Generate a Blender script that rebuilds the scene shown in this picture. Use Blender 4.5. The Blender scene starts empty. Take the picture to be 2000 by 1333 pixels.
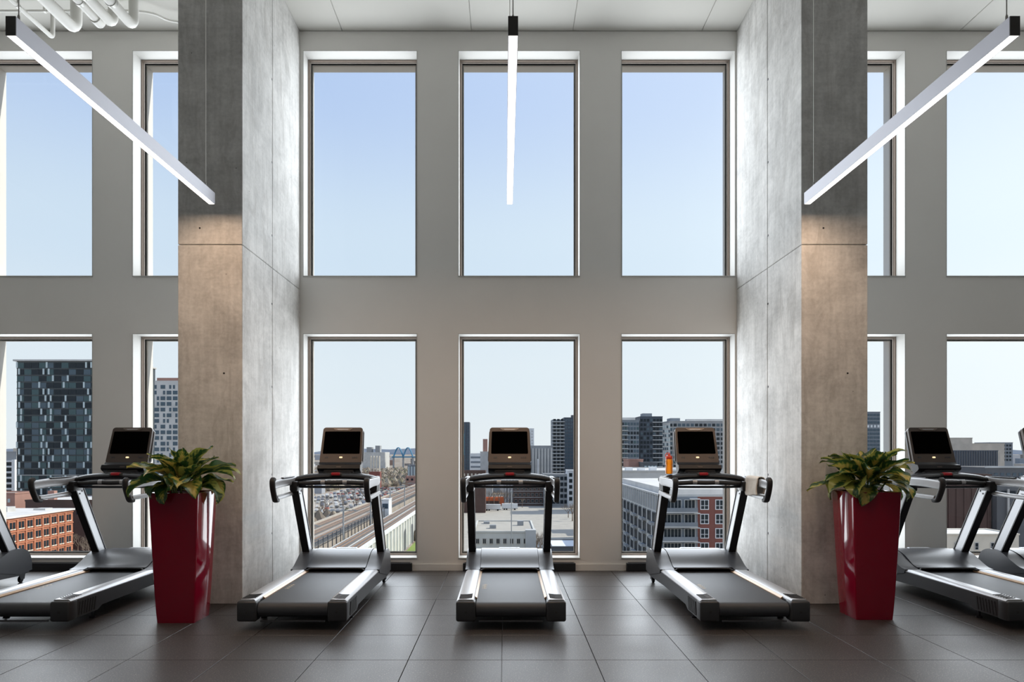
import bpy, bmesh, math, random
from mathutils import Vector, Matrix, Euler

R = math.radians
random.seed(7)
sc = bpy.context.scene
COL = sc.collection

# ------------------------------------------------------------------ camera, sky, sun, exposure
CAM_Z = 1.4
F = 1410.0            # focal length in pixels of the 2000 px wide frame
cam_d = bpy.data.cameras.new('camera')
cam = bpy.data.objects.new('camera', cam_d)
COL.objects.link(cam)
cam.location = (0, 0, CAM_Z)
cam.rotation_euler = (R(90), 0, 0)
cam_d.sensor_fit = 'HORIZONTAL'
cam_d.sensor_width = 36
cam_d.lens = F / 2000 * 36
cam_d.shift_x = (1000 - 986) / 2000
cam_d.shift_y = (880 - 666.5) / 2000
cam_d.clip_start = 0.05
cam_d.clip_end = 20000
sc.camera = cam

vs = sc.view_settings
vs.view_transform = 'Standard'
vs.look = 'None'
vs.exposure = 0.0
vs.gamma = 1
vs.use_curve_mapping = False
sc.cycles.max_bounces = 14
sc.cycles.diffuse_bounces = 8
sc.cycles.glossy_bounces = 5
sc.cycles.transparent_max_bounces = 16
sc.cycles.caustics_reflective = False
sc.cycles.caustics_refractive = False
sc.cycles.sample_clamp_indirect = 6.0

SUN_DIR = Vector((0.72, 0.12, 0.68)).normalized()
SKY_STRENGTH = 1.06
SUN_STRENGTH = 4.2
LAMP_GLOW = 4.0        # seen brightness of the diffusers
LAMP_POWER = 25.0      # light that each lamp sheds, W
WINDOW_FILL = 4.0  # radiance of the fill lights added in the window openings
WINDOW_FILL_COLOR = (0.90, 0.955, 1.0)
LAMP_COLOR = (1.0, 0.69, 0.47)

w = bpy.data.worlds.new('sky')
sc.world = w
w.use_nodes = True
nt = w.node_tree
nt.nodes.clear()
N = nt.nodes.new
out = N('ShaderNodeOutputWorld')
bg = N('ShaderNodeBackground')
tc = N('ShaderNodeTexCoord')
sep = N('ShaderNodeSeparateXYZ')
ramp = N('ShaderNodeValToRGB')
nt.links.new(tc.outputs['Generated'], sep.inputs[0])
nt.links.new(sep.outputs['Z'], ramp.inputs[0])
cr = ramp.color_ramp
cr.interpolation = 'EASE'
cr.elements[0].position = 0.0
cr.elements[0].color = (0.80, 0.845, 0.89, 1)
cr.elements[1].position = 1.0
cr.elements[1].color = (0.30, 0.45, 0.80, 1)
e = cr.elements.new(0.10); e.color = (0.755, 0.83, 0.905, 1)
e = cr.elements.new(0.26); e.color = (0.635, 0.755, 0.90, 1)
e = cr.elements.new(0.46); e.color = (0.45, 0.585, 0.865, 1)
dotn = N('ShaderNodeVectorMath'); dotn.operation = 'DOT_PRODUCT'
dotn.inputs[1].default_value = SUN_DIR
nt.links.new(tc.outputs['Generated'], dotn.inputs[0])
mx = N('ShaderNodeMath'); mx.operation = 'MAXIMUM'; mx.inputs[1].default_value = 0
nt.links.new(dotn.outputs['Value'], mx.inputs[0])
pw = N('ShaderNodeMath'); pw.operation = 'POWER'; pw.inputs[1].default_value = 2.2
nt.links.new(mx.outputs[0], pw.inputs[0])
glow = N('ShaderNodeMix'); glow.data_type = 'RGBA'; glow.blend_type = 'ADD'
nt.links.new(pw.outputs[0], glow.inputs['Factor'])
nt.links.new(ramp.outputs[0], glow.inputs['A'])
glow.inputs['B'].default_value = (0.55, 0.50, 0.38, 1)
nt.links.new(glow.outputs['Result'], bg.inputs[0])
bg.inputs[1].default_value = SKY_STRENGTH
nt.links.new(bg.outputs[0], out.inputs[0])

sun_d = bpy.data.lights.new('sun', 'SUN')
sun_d.energy = SUN_STRENGTH
sun_d.angle = R(0.6)
sun_d.color = (1.0, 0.95, 0.87)
sun = bpy.data.objects.new('sun', sun_d)
COL.objects.link(sun)
sun.location = (0, 0, 60)
sun.rotation_euler = SUN_DIR.to_track_quat('Z', 'Y').to_euler()

# ------------------------------------------------------------------ helpers
MATS = {}

def new_mat(name):
    m = bpy.data.materials.new(name)
    m.use_nodes = True
    MATS[name] = m
    t = m.node_tree
    return m, t, t.nodes['Principled BSDF']


def plain(name, col, rough=0.6, metal=0.0, spec=0.5, coat=0.0, var=0.0, scale=20.0, bump=0.0):
    m, t, b = new_mat(name)
    b.inputs['Base Color'].default_value = (*col, 1)
    b.inputs['Roughness'].default_value = rough
    b.inputs['Metallic'].default_value = metal
    b.inputs['Specular IOR Level'].default_value = spec
    b.inputs['Coat Weight'].default_value = coat
    b.inputs['Coat Roughness'].default_value = 0.05
    if var or bump:
        c = t.nodes.new('ShaderNodeTexCoord')
        n = t.nodes.new('ShaderNodeTexNoise')
        n.inputs['Scale'].default_value = scale
        n.inputs['Detail'].default_value = 4
        t.links.new(c.outputs['Object'], n.inputs['Vector'])
        if var:
            r = t.nodes.new('ShaderNodeValToRGB')
            r.color_ramp.elements[0].position = 0.3
            r.color_ramp.elements[1].position = 0.7
            r.color_ramp.elements[0].color = (*[max(0, x * (1 - var)) for x in col], 1)
            r.color_ramp.elements[1].color = (*[min(1, x * (1 + var)) for x in col], 1)
            t.links.new(n.outputs['Fac'], r.inputs[0])
            t.links.new(r.outputs[0], b.inputs['Base Color'])
        if bump:
            bp = t.nodes.new('ShaderNodeBump')
            bp.inputs['Strength'].default_value = bump
            bp.inputs['Distance'].default_value = 0.01
            t.links.new(n.outputs['Fac'], bp.inputs['Height'])
            t.links.new(bp.outputs[0], b.inputs['Normal'])
    return m


def emit(name, col, strength):
    m, t, b = new_mat(name)
    b.inputs['Base Color'].default_value = (0.8, 0.8, 0.8, 1)
    b.inputs['Emission Color'].default_value = col
    b.inputs['Emission Strength'].default_value = strength
    return m


class MB:
    """collects geometry for ONE mesh object"""
    def __init__(self):
        self.v = []
        self.f = []

    def add(self, vs_, fs):
        o = len(self.v)
        self.v.extend([tuple(p) for p in vs_])
        self.f.extend([tuple(i + o for i in f) for f in fs])
        return self

    def box(self, x0, x1, y0, y1, z0, z1, bev=0.0, seg=2, mat=None):
        if bev <= 0:
            p = [(x, y, z) for x in (x0, x1) for y in (y0, y1) for z in (z0, z1)]
            q = [(0, 1, 3, 2), (4, 6, 7, 5), (0, 4, 5, 1), (2, 3, 7, 6), (0, 2, 6, 4), (1, 5, 7, 3)]
        else:
            bm = bmesh.new()
            bmesh.ops.create_cube(bm, size=1.0)
            for v in bm.verts:
                v.co = ((x0 + x1) / 2 + v.co.x * (x1 - x0), (y0 + y1) / 2 + v.co.y * (y1 - y0), (z0 + z1) / 2 + v.co.z * (z1 - z0))
            bmesh.ops.bevel(bm, geom=bm.edges[:] + bm.verts[:], offset=bev, segments=seg, profile=0.5, affect='EDGES')
            bm.verts.index_update()
            p = [v.co.copy() for v in bm.verts]
            q = [[v.index for v in f.verts] for f in bm.faces]
            bm.free()
        if mat is not None:
            p = [mat @ Vector(a) for a in p]
        return self.add(p, q)

    def prism(self, poly, axis, a0, a1, mat=None):
        """polygon of 2-D points extruded along axis ('x': (y,z), 'y': (x,z), 'z': (x,y))"""
        def P(u, v, a):
            return {'x': (a, u, v), 'y': (u, a, v), 'z': (u, v, a)}[axis]
        n = len(poly)
        p = [P(u, v, a0) for u, v in poly] + [P(u, v, a1) for u, v in poly]
        if mat is not None:
            p = [mat @ Vector(a) for a in p]
        q = [tuple(range(n))[::-1], tuple(range(n, 2 * n))]
        q += [(i, (i + 1) % n, n + (i + 1) % n, n + i) for i in range(n)]
        return self.add(p, q)

    def tube(self, path, r, n=8, rx=None, closed=False, up=(0, 0, 1)):
        """round or elliptic (rx across, r along up) sweep; r may be a list"""
        path = [Vector(p) for p in path]
        k = len(path)
        rs = r if isinstance(r, (list, tuple)) else [r] * k
        rxs = rs if rx is None else (rx if isinstance(rx, (list, tuple)) else [rx] * k)
        p = []
        for i, c in enumerate(path):
            a = path[(i - 1) % k] if (closed or i > 0) else c
            b = path[(i + 1) % k] if (closed or i < k - 1) else c
            d = (b - a).normalized()
            u = Vector(up)
            s = d.cross(u)
            if s.length < 1e-4:
                s = d.cross(Vector((1, 0, 0)))
            s.normalize()
            u = s.cross(d).normalized()
            for j in range(n):
                t = 2 * math.pi * j / n
                p.append(c + s * math.cos(t) * rxs[i] + u * math.sin(t) * rs[i])
        q = []
        for i in range(k if closed else k - 1):
            i2 = (i + 1) % k
            for j in range(n):
                j2 = (j + 1) % n
                q.append((i * n + j, i * n + j2, i2 * n + j2, i2 * n + j))
        if not closed:
            q.append(tuple(range(n))[::-1])
            q.append(tuple(range((k - 1) * n, k * n)))
        return self.add(p, q)

    def sweep(self, path, sect, side=(1, 0, 0)):
        """section of (a, b): a along `side`, b across the path, constant side vector"""
        path = [Vector(p) for p in path]
        s = Vector(side)
        k, n = len(path), len(sect)
        p = []
        for i, c in enumerate(path):
            a = path[max(i - 1, 0)]
            b = path[min(i + 1, k - 1)]
            d = (b - a).normalized()
            u = s.cross(d).normalized()
            p += [c + s * a_ + u * b_ for a_, b_ in sect]
        q = []
        for i in range(k - 1):
            for j in range(n):
                j2 = (j + 1) % n
                q.append((i * n + j, i * n + j2, (i + 1) * n + j2, (i + 1) * n + j))
        q.append(tuple(range(n))[::-1])
        q.append(tuple(range((k - 1) * n, k * n)))
        return self.add(p, q)

    def lathe(self, prof, c=(0, 0, 0), n=20, axis='z'):
        p = []
        for r, h in prof:
            for j in range(n):
                t = 2 * math.pi * j / n
                a, b = r * math.cos(t), r * math.sin(t)
                p.append({'z': (c[0] + a, c[1] + b, c[2] + h), 'x': (c[0] + h, c[1] + a, c[2] + b), 'y': (c[0] + a, c[1] + h, c[2] + b)}[axis])
        q = []
        for i in range(len(prof) - 1):
            for j in range(n):
                j2 = (j + 1) % n
                q.append((i * n + j, i * n + j2, (i + 1) * n + j2, (i + 1) * n + j))
        q.append(tuple(range(n))[::-1])
        q.append(tuple(range((len(prof) - 1) * n, len(prof) * n)))
        return self.add(p, q)

    def mesh(self, name, mat, smooth=None):
        me = bpy.data.meshes.new(name)
        me.from_pydata(self.v, [], self.f)
        bm = bmesh.new()
        bm.from_mesh(me)
        bmesh.ops.recalc_face_normals(bm, faces=bm.faces)
        bm.to_mesh(me)
        bm.free()
        if mat:
            me.materials.append(MATS[mat])
        if smooth is not None:
            me.polygons.foreach_set('use_smooth', [True] * len(me.polygons))
            me.set_sharp_from_angle(angle=R(smooth))
        me.update()
        return me

    def obj(self, name, mat, parent=None, smooth=None, label=None):
        return link(name, self.mesh(name, mat, smooth), parent, label=label)


def link(name, me, parent=None, loc=None, rot=None, scale=None, label=None):
    o = bpy.data.objects.new(name, me)
    COL.objects.link(o)
    if parent:
        o.parent = parent
    if loc is not None:
        o.location = loc
    if rot is not None:
        o.rotation_euler = rot
    if scale is not None:
        o.scale = scale
    if label:
        o['label'] = label
    return o


def tag(o, label, cat, group=None, kind=None):
    o['label'] = label
    o['category'] = cat
    if group:
        o['group'] = group
    if kind:
        o['kind'] = kind
    return o


def thing(name, label, cat, loc=(0, 0, 0), rz=0.0, group=None):
    o = link(name, None, None, loc, (0, 0, rz))
    o.empty_display_size = 0.2
    return tag(o, label, cat, group)


def struct(o):
    o['kind'] = 'structure'
    return o


def copy_tree(o, parent=None):
    c = o.copy()
    COL.objects.link(c)
    c.parent = parent
    for ch in list(o.children):
        copy_tree(ch, c)
    return c


def rrect(w_, h_, r, n=5, cx=0.0, cy=0.0):
    pts = []
    for sx, sy, a0 in ((1, 1, 0), (-1, 1, 90), (-1, -1, 180), (1, -1, 270)):
        for i in range(n + 1):
            a = R(a0 + 90 * i / n)
            pts.append((cx + sx * (w_ / 2 - r) + r * math.cos(a), cy + sy * (h_ / 2 - r) + r * math.sin(a)))
    return pts


def smooth_path(pts, n=6):
    """Catmull-Rom through points of any dimension"""
    P = [Vector(p) for p in pts]
    P = [2 * P[0] - P[1]] + P + [2 * P[-1] - P[-2]]
    o = []
    for i in range(1, len(P) - 2):
        for j in range(n):
            t = j / n
            a, b, c, d = P[i - 1], P[i], P[i + 1], P[i + 2]
            o.append(0.5 * (2 * b + (c - a) * t + (2 * a - 5 * b + 4 * c - d) * t * t + (3 * b - a - 3 * c + d) * t ** 3))
    o.append(P[-2])
    return o


# ------------------------------------------------------------------ materials
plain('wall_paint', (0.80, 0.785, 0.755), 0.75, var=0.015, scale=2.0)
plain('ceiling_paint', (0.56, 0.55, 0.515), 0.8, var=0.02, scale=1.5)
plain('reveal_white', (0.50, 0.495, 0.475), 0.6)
plain('frame_bronze', (0.30, 0.245, 0.21), 0.35, metal=0.5)
plain('frame_inner', (0.62, 0.56, 0.51), 0.4)
plain('gasket_black', (0.02, 0.02, 0.022), 0.5)
plain('facade_panel', (0.80, 0.785, 0.75), 0.6, var=0.02, scale=3)
plain('heater_black', (0.012, 0.012, 0.014), 0.45)
plain('lamp_body', (0.55, 0.55, 0.61), 0.45, metal=0.2)
plain('lamp_end', (0.035, 0.032, 0.03), 0.5)
plain('cable_white', (0.75, 0.74, 0.70), 0.5)
plain('cable_steel', (0.35, 0.34, 0.32), 0.35, metal=0.7)
emit('lamp_diffuser', (1.0, 0.93, 0.84, 1), LAMP_GLOW)
plain('pipe_white', (0.82, 0.815, 0.78), 0.5)
plain('pipe_clamp', (0.55, 0.55, 0.52), 0.4, metal=0.4)
plain('planter_red', (0.23, 0.003, 0.020), 0.07, coat=0.3)
plain('soil', (0.035, 0.025, 0.018), 0.95, bump=0.6, scale=60)
plain('tread_black', (0.012, 0.012, 0.014), 0.40, spec=0.3)
plain('tread_grip', (0.018, 0.018, 0.02), 0.55)
plain('tread_belt', (0.036, 0.040, 0.048), 0.5, bump=0.15, scale=500)
plain('tread_hood', (0.050, 0.054, 0.064), 0.34, bump=0.04, scale=400)
plain('tread_side', (0.040, 0.043, 0.050), 0.42)
plain('tread_cap', (0.028, 0.030, 0.034), 0.42)
plain('tread_silver', (0.40, 0.41, 0.43), 0.42, metal=0.5)
plain('tread_rail', (0.48, 0.49, 0.51), 0.40, metal=0.5)
plain('tread_bezel', (0.085, 0.068, 0.060), 0.42, metal=0.35)
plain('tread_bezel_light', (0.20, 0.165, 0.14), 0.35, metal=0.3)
plain('tread_lamp_glint', (0.50, 0.34, 0.21), 0.32, metal=0.3)  # warm lamp reflection on the rail edges, put into the colour
plain('screen_black', (0.0015, 0.0015, 0.0015), 0.3, spec=0.0)
plain('stop_red', (0.45, 0.02, 0.03), 0.35)
plain('mark_cream', (0.75, 0.62, 0.40), 0.6)
emit('button_amber', (1.0, 0.72, 0.35, 1), 1.2)
plain('towel_beige', (0.84, 0.79, 0.72), 0.9, bump=0.5, scale=250)
plain('bottle_cap', (0.75, 0.06, 0.015), 0.4)
m, t, b = new_mat('bottle_orange')
b.inputs['Base Color'].default_value = (1.0, 0.30, 0.01, 1)
b.inputs['Roughness'].default_value = 0.25
b.inputs['Transmission Weight'].default_value = 0.35

# glass: thin pane, transparent with a fresnel reflection
m, t, b = new_mat('window_glass')
t.nodes.remove(b)
mo = t.nodes['Material Output']
tr = t.nodes.new('ShaderNodeBsdfTransparent')
tr.inputs[0].default_value = (0.97, 0.985, 0.98, 1)
gl = t.nodes.new('ShaderNodeBsdfGlossy')
gl.inputs['Roughness'].default_value = 0.0
fr = t.nodes.new('ShaderNodeFresnel')
fr.inputs['IOR'].default_value = 1.25
mixs = t.nodes.new('ShaderNodeMixShader')
t.links.new(fr.outputs[0], mixs.inputs[0])
t.links.new(tr.outputs[0], mixs.inputs[1])
t.links.new(gl.outputs[0], mixs.inputs[2])
t.links.new(mixs.outputs[0], mo.inputs[0])


def concrete(name, base):
    m, t, b = new_mat(name)
    L = t.links.new
    nn = t.nodes.new
    geo = nn('ShaderNodeNewGeometry')
    mp = nn('ShaderNodeMapping'); mp.inputs['Scale'].default_value = (1, 1, 1)
    L(geo.outputs['Position'], mp.inputs[0])
    big = nn('ShaderNodeTexNoise'); big.inputs['Scale'].default_value = 2.1; big.inputs['Detail'].default_value = 8; big.inputs['Roughness'].default_value = 0.66; big.inputs['Distortion'].default_value = 0.6
    L(mp.outputs[0], big.inputs['Vector'])
    ms = nn('ShaderNodeMapping'); ms.inputs['Scale'].default_value = (9, 9, 0.7)
    L(geo.outputs['Position'], ms.inputs[0])
    st = nn('ShaderNodeTexNoise'); st.inputs['Scale'].default_value = 2.2; st.inputs['Detail'].default_value = 5
    L(ms.outputs[0], st.inputs['Vector'])
    fine = nn('ShaderNodeTexNoise'); fine.inputs['Scale'].default_value = 38; fine.inputs['Detail'].default_value = 3
    L(geo.outputs['Position'], fine.inputs['Vector'])
    mh = nn('ShaderNodeMapping'); mh.inputs['Scale'].default_value = (2.0, 2.0, 9)
    L(geo.outputs['Position'], mh.inputs[0])
    hz = nn('ShaderNodeTexNoise'); hz.inputs['Scale'].default_value = 2.6; hz.inputs['Detail'].default_value = 7; hz.inputs['Roughness'].default_value = 0.7
    L(mh.outputs[0], hz.inputs['Vector'])

    def mathn(op, a, bb):
        n_ = nn('ShaderNodeMath'); n_.operation = op
        for i, x in enumerate((a, bb)):
            if isinstance(x, (int, float)):
                n_.inputs[i].default_value = x
            else:
                L(x, n_.inputs[i])
        return n_.outputs[0]
    s = mathn('MULTIPLY', big.outputs['Fac'], 0.52)
    s = mathn('ADD', s, mathn('MULTIPLY', st.outputs['Fac'], 0.18))
    s = mathn('ADD', s, mathn('MULTIPLY', hz.outputs['Fac'], 0.16))
    s = mathn('ADD', s, mathn('MULTIPLY', fine.outputs['Fac'], 0.14))
    r = nn('ShaderNodeValToRGB')
    r.color_ramp.elements[0].position = 0.36
    r.color_ramp.elements[1].position = 0.62
    r.color_ramp.elements[0].color = (*[x * 0.60 for x in base], 1)
    r.color_ramp.elements[1].color = (*[min(1, x * 1.12) for x in base], 1)
    L(s, r.inputs[0])
    # small dark blow holes
    vo = nn('ShaderNodeTexVoronoi'); vo.inputs['Scale'].default_value = 7.5
    L(geo.outputs['Position'], vo.inputs['Vector'])
    hole = mathn('LESS_THAN', vo.outputs['Distance'], 0.045)
    wn = nn('ShaderNodeTexWhiteNoise')
    L(vo.outputs['Position'], wn.inputs['Vector'])
    hole = mathn('MULTIPLY', hole, mathn('GREATER_THAN', wn.outputs['Value'], 0.72))
    mixc = nn('ShaderNodeMix'); mixc.data_type = 'RGBA'
    L(hole, mixc.inputs['Factor'])
    L(r.outputs[0], mixc.inputs['A'])
    mixc.inputs['B'].default_value = (*[x * 0.35 for x in base], 1)
    mst = nn('ShaderNodeMapping'); mst.inputs['Scale'].default_value = (3.2, 3.2, 1.1); mst.inputs['Location'].default_value = (3.7, 1.3, 8.1)
    L(geo.outputs['Position'], mst.inputs[0])
    sn = nn('ShaderNodeTexNoise'); sn.inputs['Scale'].default_value = 1.5; sn.inputs['Detail'].default_value = 9; sn.inputs['Roughness'].default_value = 0.72; sn.inputs['Distortion'].default_value = 1.2
    L(mst.outputs[0], sn.inputs['Vector'])
    sr = nn('ShaderNodeMapRange'); sr.inputs['From Min'].default_value = 0.52; sr.inputs['From Max'].default_value = 0.68; sr.inputs['To Max'].default_value = 0.45
    L(sn.outputs['Fac'], sr.inputs[0])
    mixd = nn('ShaderNodeMix'); mixd.data_type = 'RGBA'
    L(sr.outputs[0], mixd.inputs['Factor'])
    L(mixc.outputs['Result'], mixd.inputs['A'])
    mixd.inputs['B'].default_value = (base[0] * 0.52, base[1] * 0.50, base[2] * 0.48, 1)
    L(mixd.outputs['Result'], b.inputs['Base Color'])
    b.inputs['Roughness'].default_value = 0.7
    b.inputs['Specular IOR Level'].default_value = 0.3
    bp = nn('ShaderNodeBump'); bp.inputs['Strength'].default_value = 0.25; bp.inputs['Distance'].default_value = 0.012
    L(s, bp.inputs['Height'])
    L(bp.outputs[0], b.inputs['Normal'])
    return m


concrete('concrete', (0.68, 0.672, 0.655))
plain('concrete_dark', (0.16, 0.155, 0.15), 0.9)

# rubber floor with pale flecks
m, t, b = new_mat('rubber')
L = t.links.new
nn = t.nodes.new
geo = nn('ShaderNodeNewGeometry')
n1 = nn('ShaderNodeTexNoise'); n1.inputs['Scale'].default_value = 110; n1.inputs['Detail'].default_value = 2
n2 = nn('ShaderNodeTexNoise'); n2.inputs['Scale'].default_value = 1.1; n2.inputs['Detail'].default_value = 5
L(geo.outputs['Position'], n1.inputs['Vector'])
L(geo.outputs['Position'], n2.inputs['Vector'])
r1 = nn('ShaderNodeValToRGB')
r1.color_ramp.elements[0].position = 0.57; r1.color_ramp.elements[0].color = (0.034, 0.030, 0.029, 1)
r1.color_ramp.elements[1].position = 0.74; r1.color_ramp.elements[1].color = (0.21, 0.18, 0.155, 1)
L(n1.outputs['Fac'], r1.inputs[0])
r2 = nn('ShaderNodeMapRange'); r2.inputs['To Min'].default_value = 0.33; r2.inputs['To Max'].default_value = 0.52
L(n2.outputs['Fac'], r2.inputs[0])
oi = nn('ShaderNodeObjectInfo')
vr = nn('ShaderNodeMapRange'); vr.inputs['To Min'].default_value = 0.9; vr.inputs['To Max'].default_value = 1.12
L(oi.outputs['Random'], vr.inputs[0])
hs = nn('ShaderNodeHueSaturation')
L(vr.outputs[0], hs.inputs['Value'])
L(r1.outputs[0], hs.inputs['Color'])
L(hs.outputs[0], b.inputs['Base Color'])
L(r2.outputs[0], b.inputs['Roughness'])
bp = nn('ShaderNodeBump'); bp.inputs['Strength'].default_value = 0.12; bp.inputs['Distance'].default_value = 0.003
L(n1.outputs['Fac'], bp.inputs['Height'])
L(bp.outputs[0], b.inputs['Normal'])

# ------------------------------------------------------------------ room shell
WY = 8.4                       # inner face of the window wall
WALL_OUT = 8.88
CEIL = 6.28
XL, XR, YB = -9.0, 9.6, -5.5
PPM = F / WY


def wx(px):
    return (px - 986) / PPM


WIN = [(wx(a), wx(b)) for a, b in ((-360, -137), (-44, 181), (259, 482), (592, 815), (895, 1133), (1213, 1436), (1545, 1768), (1848, 2086), (2166, 2389))]
Z_UP = (3.418, 6.052)
Z_LO = (0.138, 2.757)

# floor slab and its rubber tiles
floor = struct(MB().box(XL, XR, YB, WALL_OUT, -0.35, -0.012).obj('floor', 'rubber'))
TX, TY = 0.625, 0.65
g = 0.0022
tile_me = MB().box(g, TX - g, g, TY - g, -0.012, 0.0, bev=0.0015, seg=1).mesh('floor_tile', 'rubber')
for i in range(-10, 11):
    for j in range(-4, 6):
        y = 4.815 + j * TY
        o = link('tile', tile_me, floor, (-0.02 + i * TX, y, 0))
        if y + TY > WY:
            o.scale = (1, (WY - y) / TY, 1)
# rest of the floor towards the back and the sides, in the same rubber
MB().box(XL, XR, YB, 2.213, -0.012, 0.0).box(XL, -6.272, 2.213, WY, -0.012, 0).box(6.857, XR, 2.213, WY, -0.012, 0).obj('rubber_sheet', 'rubber', floor)

# ceiling with slab joints
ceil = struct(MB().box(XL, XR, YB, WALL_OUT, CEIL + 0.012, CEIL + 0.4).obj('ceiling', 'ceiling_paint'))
edges = [XL, -7.89, -6.39, -4.89, -3.39, -1.89, -0.39, 0.79, 2.29, 3.79, 5.29, 6.79, 8.29, XR]
for a, b_ in zip(edges[:-1], edges[1:]):
    for y0, y1 in ((YB, 1.0), (1.0, 8.4)):
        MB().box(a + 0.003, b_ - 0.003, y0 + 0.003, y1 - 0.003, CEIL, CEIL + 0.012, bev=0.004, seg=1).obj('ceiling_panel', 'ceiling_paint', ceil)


def grid_wall(xs, zs, hole, y0, y1):
    mb = MB()
    nx, nz = len(xs) - 1, len(zs) - 1

    def solid(i, j):
        return 0 <= i < nx and 0 <= j < nz and not hole(i, j)
    for i in range(nx):
        for j in range(nz):
            if not solid(i, j):
                continue
            x0, x1, z0, z1 = xs[i], xs[i + 1], zs[j], zs[j + 1]
            mb.add([(x0, y0, z0), (x1, y0, z0), (x1, y0, z1), (x0, y0, z1)], [(0, 1, 2, 3)])
            mb.add([(x0, y1, z0), (x1, y1, z0), (x1, y1, z1), (x0, y1, z1)], [(3, 2, 1, 0)])
            if not solid(i - 1, j):
                mb.add([(x0, y0, z0), (x0, y1, z0), (x0, y1, z1), (x0, y0, z1)], [(3, 2, 1, 0)])
            if not solid(i + 1, j):
                mb.add([(x1, y0, z0), (x1, y1, z0), (x1, y1, z1), (x1, y0, z1)], [(0, 1, 2, 3)])
            if not solid(i, j - 1):
                mb.add([(x0, y0, z0), (x1, y0, z0), (x1, y1, z0), (x0, y1, z0)], [(3, 2, 1, 0)])
            if not solid(i, j + 1):
                mb.add([(x0, y0, z1), (x1, y0, z1), (x1, y1, z1), (x0, y1, z1)], [(0, 1, 2, 3)])
    # weld
    bm = bmesh.new()
    me = bpy.data.meshes.new('tmp')
    me.from_pydata(mb.v, [], mb.f)
    bm.from_mesh(me)
    bmesh.ops.remove_doubles(bm, verts=bm.verts, dist=1e-5)
    bmesh.ops.recalc_face_normals(bm, faces=bm.faces)
    bm.to_mesh(me)
    bm.free()
    return me


xs = [XL]
for a, b_ in WIN:
    xs += [a, b_]
xs.append(XR)
zs = [0.0, Z_LO[0], Z_LO[1], Z_UP[0], Z_UP[1], CEIL]
me = grid_wall(xs, zs, lambda i, j: i % 2 == 1 and j in (1, 3), WY, 8.66)
me.materials.append(MATS['wall_paint'])
wall_front = struct(link('wall_front', me))
# outer cladding of the same wall, seen through the glass as the outer reveals
me = grid_wall(xs, [-30.0] + zs[1:-1] + [9.0], lambda i, j: i % 2 == 1 and j in (1, 3), 8.661, 8.885)
me.materials.append(MATS['facade_panel'])
link('cladding', me, wall_front)

struct(MB().box(XL - 0.2, XL, YB, WALL_OUT, 0, CEIL).obj('wall_left', 'wall_paint'))
struct(MB().box(XR, XR + 0.2, YB, WALL_OUT, 0, CEIL).obj('wall_right', 'wall_paint'))
struct(MB().box(XL - 0.2, XR + 0.2, YB - 0.2, YB, 0, CEIL).obj('wall_back', 'wall_paint'))

# windows: stepped bronze frame, gasket, pane
n = 0
for (x0, x1) in WIN:
    for (z0, z1) in (Z_LO, Z_UP):
        n += 1
        y = 8.585

        def ring(mb, d0, d1, ya, yb):
            mb.box(x0 + d0, x1 - d0, ya, yb, z1 - d1, z1 - d0)
            mb.box(x0 + d0, x1 - d0, ya, yb, z0 + d0, z0 + d1)
            mb.box(x0 + d0, x0 + d1, ya, yb, z0 + d1, z1 - d1)
            mb.box(x1 - d1, x1 - d0, ya, yb, z0 + d1, z1 - d1)
        wm = MB()
        ring(wm, 0.0, 0.022, y, y + 0.075)
        wn_ = struct(wm.obj('window_%d' % n, 'frame_bronze'))
        k = MB(); ring(k, 0.022, 0.034, y + 0.022, y + 0.07); k.obj('frame_step', 'frame_inner', wn_)
        k = MB(); ring(k, 0.034, 0.042, y + 0.036, y + 0.066); k.obj('gasket', 'gasket_black', wn_)
        k = MB(); ring(k, 0.042, 0.052, y + 0.052, y + 0.075); k.obj('glazing_bead', 'frame_inner', wn_)
        MB().box(x0 + 0.03, x1 - 0.03, y + 0.045, y + 0.051, z0 + 0.03, z1 - 0.03).obj('pane', 'window_glass', wn_)
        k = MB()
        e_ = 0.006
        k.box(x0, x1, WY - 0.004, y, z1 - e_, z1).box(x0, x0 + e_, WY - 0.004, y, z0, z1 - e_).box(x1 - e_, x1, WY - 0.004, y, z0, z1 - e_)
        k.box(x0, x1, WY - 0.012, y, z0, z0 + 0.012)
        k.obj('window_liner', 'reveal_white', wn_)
        # added fill light in this opening, several times brighter than the sky
        pd = bpy.data.lights.new('window_fill', 'AREA')
        pd.shape = 'RECTANGLE'; pd.size = x1 - x0 - 0.09; pd.size_y = z1 - z0 - 0.09
        pd.energy = WINDOW_FILL * math.pi * pd.size * pd.size_y
        pd.color = WINDOW_FILL_COLOR
        po = bpy.data.objects.new('window_fill', pd)
        COL.objects.link(po)
        po.location = ((x0 + x1) / 2, 8.615, (z0 + z1) / 2)
        po.rotation_euler = (R(-90), 0, 0)

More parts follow.
